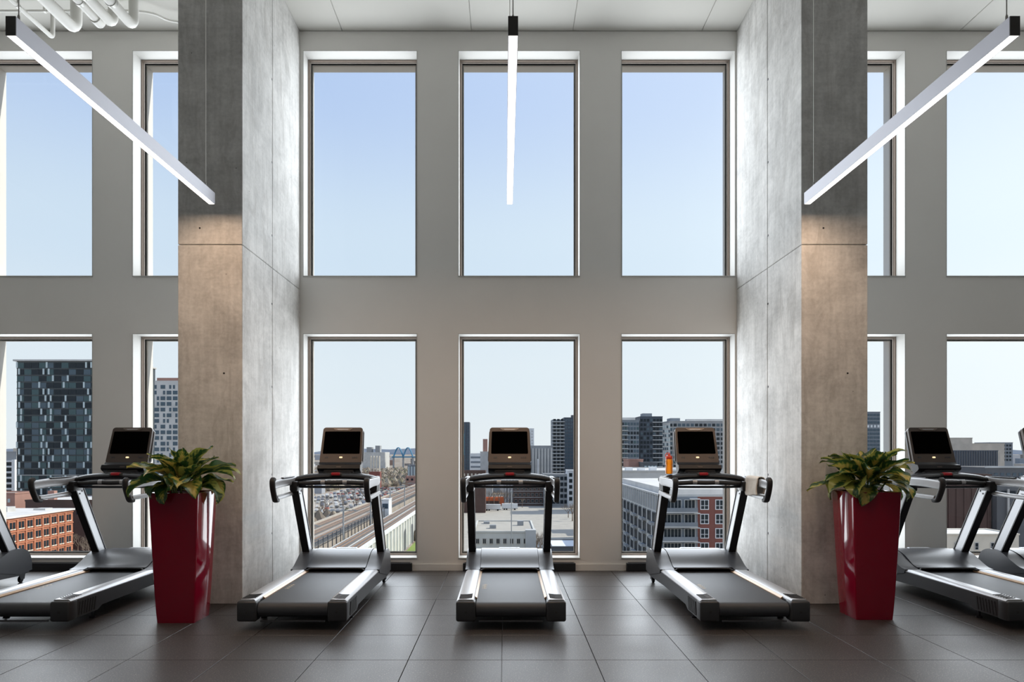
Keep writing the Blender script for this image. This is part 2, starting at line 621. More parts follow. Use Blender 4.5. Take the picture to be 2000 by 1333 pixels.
# baseboards on the piers, black convectors under the windows
piers = [(XL, WIN[0][0])] + [(WIN[i][1], WIN[i + 1][0]) for i in range(len(WIN) - 1)] + [(WIN[-1][1], XR)]
bb = MB()
for a, b_ in piers:
    bb.box(max(a - 0.055, XL), min(b_ + 0.055, XR), WY - 0.014, WY, 0, 0.075)
struct(bb.obj('baseboard_front', 'wall_paint'))
wnames = {1: 'leftmost window', 2: 'window left of the left concrete column', 3: 'window just left of the middle one',
          4: 'middle window', 5: 'window just right of the middle one',
          6: 'window right of the right concrete column', 7: 'rightmost window'}
for i, nm in wnames.items():
    a, b_ = WIN[i]
    t_ = thing('convector', 'low black convector on the floor under the ' + nm, 'heater', ((a + b_) / 2, WY, 0), 0, 'black floor convectors under the windows')
    hw = (b_ - a) / 2 - 0.058
    MB().box(-hw, hw, -0.06, -0.001, 0.0, 0.092, bev=0.004, seg=1).obj('casing', 'heater_black', t_)
    gr = MB()
    for k_ in range(4):
        gr.box(-hw + 0.02, hw - 0.02, -0.055 + k_ * 0.013, -0.049 + k_ * 0.013, 0.092, 0.098)
    gr.obj('grille', 'tread_side', t_)

# ------------------------------------------------------------------ concrete columns with pour joints
def column(name, xa, xb, inner):
    y0, y1, ym, zj = 6.56, WY, 7.41, 3.27
    root = struct(MB().box(xa + 0.02, xb - 0.02, y0 + 0.02, y1, 0, CEIL).obj(name, 'concrete_dark'))
    gp = 0.004
    for (a, b_) in ((y0, ym - gp), (ym + gp, y1)):
        for (c, d) in ((0, zj - 0.0025), (zj + 0.0025, CEIL)):
            MB().box(xa, xb, a, b_, c, d, bev=0.007, seg=2).obj('concrete_block', 'concrete', root)
    xi = inner
    sgn = 1 if inner == xb else -1
    for z in (0.55, 1.15, 2.05, 2.9, 3.6, 4.35, 5.2):
        MB().lathe([(0.012, -0.004), (0.012, 0.0015 * 1)], (xi, ym - 0.018, z), 8, 'x').obj('tie_hole', 'gasket_black', root)
    for x, z in ((0.25, 5.75), (0.2, 3.42), (0.42, 2.1)):
        MB().lathe([(0.009, -0.0015), (0.009, 0.004)], (xa + x, y0, z), 8, 'y').obj('tie_hole', 'gasket_black', root)
    return root


column('column_left', -2.972, -2.385, -2.385)
column('column_right', 2.695, 3.298, 2.695)

# ------------------------------------------------------------------ ceiling pipes on the left
def pipe(name, label, x, yend, z, r, ystart=-3.0, up=True, clamps=()):
    t_ = thing(name, label, 'pipe', (x, yend, z), 0, 'white pipes under the ceiling')
    pts = [(0, ystart - yend, 0), (0, -r * 2.2, 0)]
    rr = r * 2.0
    if up:
        for k_ in range(0, 7):
            a = R(90 * k_ / 6)
            pts.append((0, -rr + rr * math.sin(a), rr - rr * math.cos(a)))
        pts.append((0, 0, CEIL - z))
    else:
        pts.append((0, 0, 0))
    MB().tube(pts, r, 14, up=(1, 0, 0)).obj('run', 'pipe_white', t_, 40)
    for c in clamps:
        k_ = MB().tube([(0, c - 0.02, 0), (0, c + 0.02, 0)], r * 1.12, 14, up=(1, 0, 0))
        k_.tube([(0, c, r), (0, c, CEIL - z)], 0.006, 6, up=(1, 0, 0))
        k_.obj('hanger', 'pipe_clamp', t_, 40)
    if not up:
        MB().tube([(0, -0.09, 0), (0, 0.01, 0)], r * 1.25, 14, up=(1, 0, 0)).obj('coupling', 'pipe_white', t_, 40)
    return t_


def at(px, py, Y):
    return ((px - 986) * Y / F, CAM_Z - (py - 880) * Y / F)


for px, py, Y, r, up, lab, cl in (
        (149, 60, 7.50, 0.056, True, 'thick white ceiling pipe with an elbow, leftmost of the thick ones', (-0.62,)),
        (195, 44, 7.40, 0.045, False, 'white ceiling pipe ending in a coupling, second of the thick ones', (-0.35,)),
        (221, 49, 7.44, 0.050, True, 'thick white ceiling pipe with an elbow, third from the left', (-0.5,)),
        (261, 53, 7.48, 0.050, True, 'thick white ceiling pipe with an elbow nearest the concrete column', (-0.42,)),
        (103, 74, 7.60, 0.022, True, 'thin white ceiling pipe ending left of the thick pipes', (-0.55,))):
    X, Z = at(px, py, Y)
    pipe('ceiling_pipe', lab, X, Y, Z, r, up=up, clamps=cl)
Xa, Za = at(0, 12, 7.75)
cd = thing('conduit', 'thin white conduit running sideways under the ceiling to the left column', 'conduit', (-6.2, 7.85, 6.18))
MB().tube(smooth_path([(-1.2, 0, 0), (1.4, 0, 0), (2.1, 0, 0), (2.35, 0.05, 0.0), (2.55, 0.2, 0.0), (3.3, 0.22, 0.0)], 5), 0.014, 8).obj('run', 'pipe_white', cd, 40)
for x in (0.2, 1.2, 2.0):
    MB().box(x - 0.012, x + 0.012, -0.018, 0.018, -0.016, 0.1).obj('strap', 'pipe_white', cd)

# ------------------------------------------------------------------ linear pendant lamps
LAMP_Y0, LAMP_Y1, LAMP_Z0, LAMP_H, LAMP_W = 3.75, 6.32, 3.555, 0.100, 0.052


def lamp(x, label):
    t_ = thing('pendant_lamp', label, 'lamp', (x, LAMP_Y0, LAMP_Z0), 0, 'linear pendant lamps')
    ln = LAMP_Y1 - LAMP_Y0
    hw = LAMP_W / 2
    k_ = MB()
    k_.prism([(-hw, 0), (-hw, LAMP_H), (hw, LAMP_H), (hw, 0), (hw - 0.003, 0), (hw - 0.003, 0.02), (-hw + 0.003, 0.02), (-hw + 0.003, 0)], 'y', 0.002, ln - 0.002)
    k_.obj('housing', 'lamp_body', t_)
    MB().box(-hw, hw, -0.004, 0.002, 0, LAMP_H).obj('end_plate', 'lamp_end', t_)
    MB().box(-hw, hw, ln - 0.002, ln + 0.004, 0, LAMP_H).obj('end_plate', 'lamp_body', t_)
    MB().box(-hw + 0.0035, hw - 0.0035, 0.003, ln - 0.003, 0.0005, 0.016).obj('diffuser', 'lamp_diffuser', t_)
    ld = bpy.data.lights.new('lamp_light', 'AREA')
    ld.shape = 'RECTANGLE'; ld.size = LAMP_W - 0.006; ld.size_y = ln - 0.01
    ld.energy = LAMP_POWER; ld.color = LAMP_COLOR
    lo_ = bpy.data.objects.new('lamp_light', ld)
    COL.objects.link(lo_)
    lo_.parent = t_
    lo_.location = (0, ln / 2, -0.002)
    for y in (0.06, ln - 0.13):
        MB().tube([(0, y, LAMP_H), (0, y, CEIL - LAMP_Z0)], 0.0032, 6, up=(1, 0, 0)).obj('cable', 'cable_white' if y > 1 else 'cable_steel', t_)
        MB().lathe([(0.007, 0), (0.007, 0.035), (0.004, 0.045)], (0, y, LAMP_H), 8).obj('cable_grip', 'cable_steel', t_)
        MB().lathe([(0.03, -0.02), (0.03, 0)], (0, y, CEIL - LAMP_Z0), 12).obj('ceiling_rose', 'cable_white', t_)
    return t_


lamp(-2.565, 'long grey linear pendant lamp hanging in front of the left concrete column')
lamp(0.043, 'linear pendant lamp seen end on, hanging over the central treadmill')
lamp(2.648, 'long grey linear pendant lamp hanging in front of the right concrete column')

# ------------------------------------------------------------------ treadmills
TREAD_Y = 5.60      # the user's end


def make_treadmill():
    t_ = thing('treadmill', 'treadmill', 'treadmill', (0, TREAD_Y, 0), 0, 'treadmills in a row facing the windows')
    # lower frame between the sides
    MB().box(-0.30, 0.30, 0.10, 2.0, 0.085, 0.135).obj('base_frame', 'tread_black', t_)
    # belt: flattened loop with rounded ends
    sec = []
    for k_ in range(9):
        a = R(90 + 180 * k_ / 8)
        sec.append((0.078 + 0.058 * math.cos(a), 0.148 + 0.058 * math.sin(a)))
    sec += [(1.66, 0.09), (1.66, 0.206)]
    MB().prism(sec, 'x', -0.272, 0.272).obj('belt', 'tread_belt', t_, 30)
    mk = MB()
    for k_ in range(4):
        y = 0.62 + k_ * 0.055
        mk.add([(-0.245, y, 0.2068), (-0.205, y + 0.012, 0.2068), (-0.205, y + 0.022, 0.2068), (-0.245, y + 0.010, 0.2068)], [(0, 1, 2, 3)])
        mk.add([(-0.225, y + 0.004, 0.2068), (-0.219, y + 0.004, 0.2068), (-0.219, y + 0.034, 0.2068), (-0.225, y + 0.034, 0.2068)], [(0, 1, 2, 3)])
    # raised a hair so that the print does not fight with the belt
    mk.obj('belt_print', 'mark_cream', t_, label='small cream print on the belt')['kind'] = 'stuff'
    for s in (-1, 1):
        def X(a, b_):
            return (min(s * a, s * b_), max(s * a, s * b_))
        # side panel
        prof = [(0.10, 0.075), (0.40, 0.075), (0.47, 0.105), (1.30, 0.105), (1.95, 0.085), (2.10, 0.10), (2.10, 0.215), (0.10, 0.215)]
        MB().prism(prof, 'x', *X(0.285, 0.425)).obj('side_panel', 'tread_side', t_)
        rb = MB()
        for k_ in range(7):
            y = 0.13 + k_ * 0.036
            rb.prism([(y, 0.088), (y + 0.018, 0.088), (y + 0.040, 0.195), (y + 0.022, 0.195)], 'x', *X(0.424, 0.431))
        rb.obj('side_ribs', 'tread_cap', t_)['kind'] = 'stuff'
        # top rail
        rail = MB()
        x0, x1 = X(0.288, 0.424)
        rail.prism([(s * 0.288, 0.212), (s * 0.288, 0.224), (s * 0.300, 0.236), (s * 0.405, 0.236), (s * 0.424, 0.222), (s * 0.424, 0.212)], 'y', 0.03, 1.62)
        ra = rail.obj('foot_rail', 'tread_rail', t_, 50)
        gp = MB()
        for k_ in range(6):
            y = 0.055 + k_ * 0.030
            gp.sweep([(s * 0.306, y + 0.034, 0.238), (s * 0.35, y + 0.004, 0.238), (s * 0.405, y, 0.238)], [(-0.0, -0.0025), (0.0045, -0.0025), (0.0045, 0.0025), (0.0, 0.0025)], side=(0, 1, 0))
        gp.obj('grip_ridges', 'tread_side', ra)['kind'] = 'stuff'
        MB().prism([(s * 0.270, 0.205), (s * 0.270, 0.214), (s * 0.288, 0.226), (s * 0.288, 0.205)], 'y', 0.20, 1.50).obj('rail_edge', 'tread_lamp_glint', t_)  # inner bevel, tinted as if it mirrored the lamps
        # end cap with a square socket
        cap = MB()
        cx0, cx1 = X(0.276, 0.428)
        cap.box(cx0, cx1, 0.0, 0.12, 0.066, 0.224, bev=0.016, seg=3)
        cp = cap.obj('end_cap', 'tread_cap', t_, 45)
        MB().box(s * 0.350 - 0.010, s * 0.350 + 0.010, -0.002, 0.004, 0.132, 0.152).obj('socket', 'gasket_black', cp)
        # rear foot and front wheel
        MB().lathe([(0.026, 0), (0.026, 0.014), (0.010, 0.016), (0.010, 0.09)], (s * 0.36, 0.44, 0.0), 12).obj('foot', 'tread_black', t_, 40)
        wh = MB().lathe([(0.026, -0.014), (0.034, -0.010), (0.034, 0.010), (0.026, 0.014)], (s * 0.375, 2.04, 0.034), 18, 'x')
        wh = wh.obj('wheel', 'tread_black', t_, 40)
        MB().prism([(2.01, 0.034), (2.07, 0.034), (2.09, 0.12), (1.97, 0.12)], 'x', *X(0.392, 0.398)).obj('fork', 'tread_side', wh)
        # hood cheeks
        top = [tuple(p) for p in smooth_path([(1.43, 0.238), (1.52, 0.252), (1.64, 0.300), (1.76, 0.352), (1.88, 0.372), (2.0, 0.362), (2.09, 0.315), (2.135, 0.22), (2.14, 0.12)], 5)]
        ck = MB().prism(top + [(1.95, 0.10), (1.45, 0.20)], 'x', *X(0.291, 0.432))
        ck.obj('hood_cheek', 'tread_hood', t_, 35)
        # upright: aluminium core, black covers
        d = Vector((0, -0.45, 0.75)).normalized()
        nrm = Vector((0, d.z, -d.y))
        p0 = Vector((0, 1.90, 0.30))
        p1 = Vector((0, 1.90 - 0.47, 0.30 + 0.785))

        def strip(o0, o1):
            return [tuple((p0 + nrm * o0).yz), tuple((p0 + nrm * o1).yz), tuple((p1 + nrm * o1).yz), tuple((p1 + nrm * o0).yz)]
        up = MB().prism(strip(-0.052, 0.052), 'x', *X(0.352, 0.412)).obj('upright', 'tread_silver', t_)
        MB().prism(strip(-0.066, -0.0525), 'x', *X(0.346, 0.418)).obj('upright_cover', 'tread_black', up)
        MB().prism(strip(0.0525, 0.064), 'x', *X(0.346, 0.418)).obj('upright_cover', 'tread_black', up)
        bl = MB()
        for o_ in (-0.022, 0.024):
            c = p0 + d * 0.80 + nrm * o_
            bl.lathe([(0.008, -0.034), (0.008, 0.034)], (s * 0.382, c.y, c.z), 8, 'x')
        bl.obj('bolts', 'tread_black', up)
        # handrail: upper arm, lower arm, black end pad
        def bar(w_, h_):
            return [(a, b_) for a, b_ in rrect(w_, h_, min(w_, h_) * 0.42, 3)]
        arm = MB()
        arm.sweep(smooth_path([(s * 0.42, 0.862, 1.085), (s * 0.42, 1.10, 1.098), (s * 0.42, 1.36, 1.10), (s * 0.405, 1.50, 1.108)], 4), bar(0.044, 0.078))
        ar = arm.obj('handrail', 'tread_silver', t_, 40)
        low = MB().sweep(smooth_path([(s * 0.42, 0.955, 0.966), (s * 0.42, 1.20, 0.972), (s * 0.418, 1.49, 0.985)], 4), bar(0.036, 0.042))
        low.obj('lower_bar', 'tread_silver', ar, 40)
        MB().box(min(s * 0.398, s * 0.425), max(s * 0.398, s * 0.425), 1.10, 1.52, 1.135, 1.146, bev=0.004, seg=1).obj('arm_top', 'tread_black', ar)
        pad = MB().sweep(smooth_path([(s * 0.42, 0.872, 1.140), (s * 0.42, 0.845, 1.118), (s * 0.42, 0.855, 1.06), (s * 0.42, 0.895, 0.985), (s * 0.42, 0.925, 0.948), (s * 0.42, 0.975, 0.944)], 5), bar(0.050, 0.040))
        pad.obj('end_pad', 'tread_grip', ar, 45)
        # black joint where arm, upright and cross beam meet
        MB().box(min(s * 0.345, s * 0.425), max(s * 0.345, s * 0.425), 1.36, 1.53, 1.00, 1.10, bev=0.018, seg=2).obj('joint_block', 'tread_black', t_, 40)
    # hood centre with its dark lip over the belt
    top = [tuple(p) for p in smooth_path([(1.475, 0.250), (1.56, 0.272), (1.70, 0.340), (1.83, 0.372), (1.93, 0.378), (2.03, 0.362), (2.10, 0.31), (2.14, 0.22), (2.145, 0.11)], 5)]
    MB().prism(top + [(1.70, 0.11), (1.70, 0.228), (1.49, 0.232)], 'x', -0.287, 0.287).obj('hood', 'tread_hood', t_, 35)
    lip = smooth_path([(-0.283, 1.44, 0.226), (-0.262, 1.465, 0.234), (-0.225, 1.475, 0.239), (0, 1.477, 0.240), (0.225, 1.475, 0.239), (0.262, 1.465, 0.234), (0.283, 1.44, 0.226)], 4)
    MB().tube(lip, 0.009, 8).obj('hood_lip', 'tread_grip', t_, 60)
    MB().box(-0.11, 0.11, 1.93, 1.98, 0.372, 0.382, bev=0.004, seg=1).obj('hood_latch', 'tread_silver', t_)
    MB().box(-0.25, 0.25, 0.02, 0.035, 0.062, 0.074).obj('rear_bar', 'tread_side', t_)
    # cross beam
    beam = smooth_path([(-0.41, 1.50, 1.105), (-0.30, 1.53, 1.128), (-0.12, 1.56, 1.142), (0.12, 1.56, 1.142), (0.30, 1.53, 1.128), (0.41, 1.50, 1.105)], 5)
    MB().tube(beam, [0.030 + 0.008 * math.sin(math.pi * i / (len(beam) - 1)) for i in range(len(beam))], 12, rx=[0.06 + 0.045 * math.sin(math.pi * i / (len(beam) - 1)) for i in range(len(beam))]).obj('cross_beam', 'tread_black', t_, 60)
    grip = smooth_path([(-0.385, 1.45, 1.075), (-0.28, 1.42, 1.078), (-0.13, 1.40, 1.086), (0, 1.395, 1.084), (0.13, 1.40, 1.086), (0.28, 1.42, 1.078), (0.385, 1.45, 1.075)], 5)
    gr = MB().tube(grip, 0.022, 10, rx=0.024).obj('front_grip', 'tread_grip', t_, 60)
    for s in (-1, 1):
        MB().tube([(s * 0.085, 1.397, 1.090), (s * 0.125, 1.399, 1.091)], 0.0255, 10, rx=0.027).obj('pulse_plate', 'tread_silver', gr, 60)
    lowr = smooth_path([(-0.375, 1.46, 1.045), (-0.2, 1.44, 1.042), (0.2, 1.44, 1.042), (0.375, 1.46, 1.045)], 5)
    MB().tube(lowr, 0.012, 8).obj('under_bar', 'tread_side', t_, 60)
    MB().box(-0.135, 0.135, 1.50, 1.66, 1.155, 1.182, bev=0.010, seg=2).obj('tray', 'tread_black', t_, 40)
    sb = MB().box(-0.058, 0.058, 1.455, 1.50, 1.148, 1.176, bev=0.008, seg=2).obj('stop_base', 'tread_bezel', t_, 40)
    MB().box(-0.042, 0.042, 1.447, 1.49, 1.153, 1.182, bev=0.008, seg=2).obj('stop_button', 'stop_red', sb, 40)
    # console, tilted back
    M = Matrix.Translation((0, 1.64, 1.185)) @ Matrix.Rotation(R(-20), 4, 'X')
    H = 0.475
    # bezel outline narrows slightly towards the top
    def outline(z0, z1, wb, wt, r):
        o_ = []
        for cx, cz, sx, sz, a0 in ((wt / 2, z1, 1, 1, 0), (-wt / 2, z1, -1, 1, 90), (-wb / 2, z0, -1, -1, 180), (wb / 2, z0, 1, -1, 270)):
            for i in range(6):
                a = R(a0 + 18 * i)
                o_.append((cx - sx * r + r * math.cos(a), cz - sz * r + r * math.sin(a)))
        return o_
    con = MB().prism(outline(0.085, H, 0.425, 0.405, 0.03), 'y', -0.005, 0.035, M).obj('console', 'tread_bezel', t_, 40)
    MB().prism(outline(0.10, H - 0.008, 0.44, 0.418, 0.035), 'y', 0.035, 0.058, M).obj('console_shell', 'tread_side', con, 40)
    MB().prism(outline(0.190, 0.430, 0.372, 0.362, 0.008), 'y', -0.009, -0.004, M).obj('screen', 'screen_black', con)
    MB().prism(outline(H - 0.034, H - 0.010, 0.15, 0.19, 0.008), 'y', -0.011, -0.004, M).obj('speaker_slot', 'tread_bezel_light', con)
    MB().prism(outline(H - 0.028, H - 0.018, 0.10, 0.12, 0.003), 'y', -0.0135, -0.0105, M).obj('badge', 'tread_silver', con)
    for x in (-0.155, -0.135, 0.12, 0.14, 0.16):
        MB().prism(outline(0.142, 0.158, 0.014, 0.014, 0.003), 'y', -0.009, -0.004, M @ Matrix.Translation((x, 0, 0))).obj('key', 'tread_side', con)
    MB().prism(outline(0.143, 0.157, 0.030, 0.030, 0.004), 'y', -0.009, -0.004, M).obj('start_key', 'button_amber', con)
    # lower dark part of the console with its shelf
    lo = MB().prism([(-0.050, 0.0), (0.03, -0.012), (0.05, 0.02), (0.05, 0.10), (-0.004, 0.10), (-0.018, 0.072), (-0.062, 0.050), (-0.066, 0.012)], 'x', -0.213, 0.213, M)
    lo.obj('shelf', 'tread_black', con, 40)
    MB().prism(rrect(0.05, 0.012, 0.004, 2, 0, 0.03), 'y', -0.0675, -0.064, M).obj('usb_port', 'tread_bezel', con)
    MB().box(-0.15, 0.15, 1.58, 1.68, 1.16, 1.205, bev=0.012, seg=2).obj('neck', 'tread_black', t_, 40)
    return t_


proto = make_treadmill()
spots = [(-5.50, 'treadmill cut by the left edge of the photo, only its slanted front shows'),
         (-3.81, 'treadmill left of the left red planter, its front half behind the planter'),
         (-1.655, 'treadmill standing beside the right face of the left concrete column'),
         (0.048, 'central treadmill seen straight from behind, under the middle lamp'),
         (1.945, 'treadmill with an orange bottle and a towel, beside the right column'),
         (4.33, 'treadmill right of the right red planter, its arm behind the leaves'),
         (5.50, 'treadmill cut by the right edge of the photo, only its upright shows')]
for i, (x, lab) in enumerate(spots):
    o = proto if i == 0 else copy_tree(proto)
    o.location = (x, TREAD_Y, 0)
    o['label'] = lab

# water bottle on the cross beam
bx, by, bz = 1.945 - 0.325, TREAD_Y + 1.525, 1.166
bt = thing('water_bottle', 'orange sports bottle with red cap standing on a treadmill', 'bottle', (bx, by, bz))
MB().lathe([(0.026, 0), (0.033, 0.004), (0.035, 0.02), (0.035, 0.07), (0.031, 0.085), (0.035, 0.10), (0.035, 0.135), (0.030, 0.148)], n=20).obj('body', 'bottle_orange', bt, 50)
MB().lathe([(0.031, 0.146), (0.033, 0.15), (0.033, 0.168), (0.024, 0.178), (0.014, 0.182), (0.012, 0.196), (0.006, 0.20)], n=20).obj('cap', 'bottle_cap', bt, 50)
MB().tube(smooth_path([(-0.030, 0, 0.160), (-0.034, 0, 0.19), (-0.012, 0, 0.208), (0.012, 0, 0.204)], 4), 0.004, 6, up=(0, 1, 0)).obj('loop', 'bottle_cap', bt, 60)
# small tray that carries the bottle is the beam itself; the towel hangs over the right arm
tw = MB()
ax = 1.945 + 0.42
nu, nv = 26, 14
prof = []
for k_ in range(nu + 1):
    u = k_ / nu
    if u < 0.42:
        prof.append((-0.030 - 0.004 * math.sin(u * 9), 0.975 + (1.130 - 0.975) * u / 0.42))
    elif u < 0.58:
        a = R(180 - 180 * (u - 0.42) / 0.16)
        prof.append((0.030 * math.cos(a), 1.132 + 0.018 * math.sin(a)))
    else:
        prof.append((0.030 + 0.005 * math.sin(u * 11), 1.130 - (1.130 - 0.985) * (u - 0.58) / 0.42))
vv = []
for k_, (dx, z) in enumerate(prof):
    for j in range(nv + 1):
        v = j / nv
        fold = 0.006 * math.sin(v * 13 + k_ * 0.25) + 0.004 * math.sin(v * 29 - k_ * 0.1)
        drop = (1.13 - z) / 0.15
        vv.append((ax + dx + math.copysign(abs(fold) * min(1, drop + 0.1), dx), TREAD_Y + 1.06 + 0.33 * v + 0.012 * drop * math.sin(k_ * 0.3), z + 0.008 * drop * math.sin(v * 5 + 1)))
ff = [(k_ * (nv + 1) + j, k_ * (nv + 1) + j + 1, (k_ + 1) * (nv + 1) + j + 1, (k_ + 1) * (nv + 1) + j) for k_ in range(nu) for j in range(nv)]
tw.add(vv, ff)
two = tw.obj('towel', 'towel_beige', None, 180)
md = two.modifiers.new('thick', 'SOLIDIFY'); md.thickness = 0.007; md.offset = 1
tag(two, 'beige towel draped over the right arm of a treadmill', 'towel')

# ------------------------------------------------------------------ red planters with variegated plants
m, t, b = new_mat('leaf')
L = t.links.new
nn = t.nodes.new
uvn = nn('ShaderNodeUVMap'); uvn.uv_map = 'UVMap'
sp = nn('ShaderNodeSeparateXYZ'); L(uvn.outputs[0], sp.inputs[0])


def mnode(op, a, bb=None):
    n_ = nn('ShaderNodeMath'); n_.operation = op
    for i, x in enumerate((a, bb)):
        if x is None:
            continue
        if isinstance(x, (int, float)):
            n_.inputs[i].default_value = x
        else:
            L(x, n_.inputs[i])
    return n_.outputs[0]


au = mnode('ABSOLUTE', mnode('SUBTRACT', sp.outputs[0], 0.5))
oi = nn('ShaderNodeObjectInfo')
tcx = nn('ShaderNodeTexCoord')
nz = nn('ShaderNodeTexNoise'); nz.noise_dimensions = '4D'
nz.inputs['Scale'].default_value = 13; nz.inputs['Detail'].default_value = 4
L(tcx.outputs['Object'], nz.inputs['Vector'])
L(mnode('MULTIPLY', oi.outputs['Random'], 40), nz.inputs['W'])
# side veins run obliquely from the midrib
vein = mnode('SINE', mnode('MULTIPLY', mnode('SUBTRACT', sp.outputs[1], mnode('MULTIPLY', au, 0.55)), 60))
fac = mnode('ADD', mnode('MULTIPLY', au, 1.5), mnode('MULTIPLY', mnode('SUBTRACT', nz.outputs['Fac'], 0.5), 2.0))
fac = mnode('ADD', mnode('ADD', fac, 0.22), mnode('MULTIPLY', vein, 0.07))
fac = mnode('ADD', fac, mnode('MULTIPLY', mnode('SUBTRACT', oi.outputs['Random'], 0.5), 0.9))
rp = nn('ShaderNodeValToRGB')
rp.color_ramp.elements[0].position = 0.12; rp.color_ramp.elements[0].color = (0.50, 0.40, 0.10, 1)
rp.color_ramp.elements[1].position = 0.98; rp.color_ramp.elements[1].color = (0.30, 0.32, 0.07, 1)
for p_, c_ in ((0.28, (0.24, 0.27, 0.05, 1)), (0.42, (0.028, 0.085, 0.022, 1)), (0.80, (0.016, 0.055, 0.02, 1))):
    e_ = rp.color_ramp.elements.new(p_); e_.color = c_
L(fac, rp.inputs[0])
L(rp.outputs[0], b.inputs['Base Color'])
b.inputs['Roughness'].default_value = 0.34
tl = nn('ShaderNodeBsdfTranslucent')
L(rp.outputs[0], tl.inputs[0])
ms_ = nn('ShaderNodeMixShader'); ms_.inputs[0].default_value = 0.3
L(b.outputs[0], ms_.inputs[1]); L(tl.outputs[0], ms_.inputs[2])
L(ms_.outputs[0], t.nodes['Material Output'].inputs[0])
plain('stem', (0.10, 0.16, 0.05), 0.5)


def leaf_mesh(length, width, droop, wav, seed):
    rnd = random.Random(seed)
    nv_, nu_ = 14, 6
    vs_, uv = [], []
    y, z, ang = 0.0, 0.0, R(0)
    st = length / nv_
    ph = rnd.uniform(0, 6)
    for i in range(nv_ + 1):
        v = i / nv_
        # petiole for the first part, then a lance-shaped blade with a pointed tip
        if v < 0.16:
            hw = 0.006
        else:
            q = (v - 0.16) / 0.84
            hw = 0.006 * (1 - q) + width / 2 * (math.sin(math.pi * min(1, q) ** 0.78) ** 0.85 if q < 1 else 0)
        if i == nv_:
            hw = 0.0008
        for j in range(nu_ + 1):
            u = j / nu_ - 0.5
            lift = abs(u) * 2 * hw * 0.42
            rip = wav * math.sin(v * 15 + ph + (2 if u > 0 else 0)) * abs(u) * 2
            nx, nzv = 2 * u * hw, lift + rip
            vs_.append((nx, y - math.sin(ang) * nzv, z + math.cos(ang) * nzv))
            uv.append((j / nu_, v))
        y += math.cos(ang) * st
        z += math.sin(ang) * st
        ang -= droop / nv_ * (0.5 + 1.2 * v)
    fs = [(i * (nu_ + 1) + j, i * (nu_ + 1) + j + 1, (i + 1) * (nu_ + 1) + j + 1, (i + 1) * (nu_ + 1) + j) for i in range(nv_) for j in range(nu_)]
    me = bpy.data.meshes.new('leaf')
    me.from_pydata(vs_, [], fs)
    ul = me.uv_layers.new(name='UVMap')
    for lp in me.loops:
        ul.data[lp.index].uv = uv[lp.vertex_index]
    me.materials.append(MATS['leaf'])
    me.polygons.foreach_set('use_smooth', [True] * len(me.polygons))
    return me


LEAVES = [leaf_mesh(0.34, 0.165, R(80), 0.014, 1), leaf_mesh(0.37, 0.150, R(45), 0.012, 2), leaf_mesh(0.30, 0.17, R(105), 0.016, 3),
          leaf_mesh(0.39, 0.135, R(60), 0.010, 4), leaf_mesh(0.32, 0.155, R(28), 0.012, 5), leaf_mesh(0.28, 0.15, R(125), 0.015, 6)]


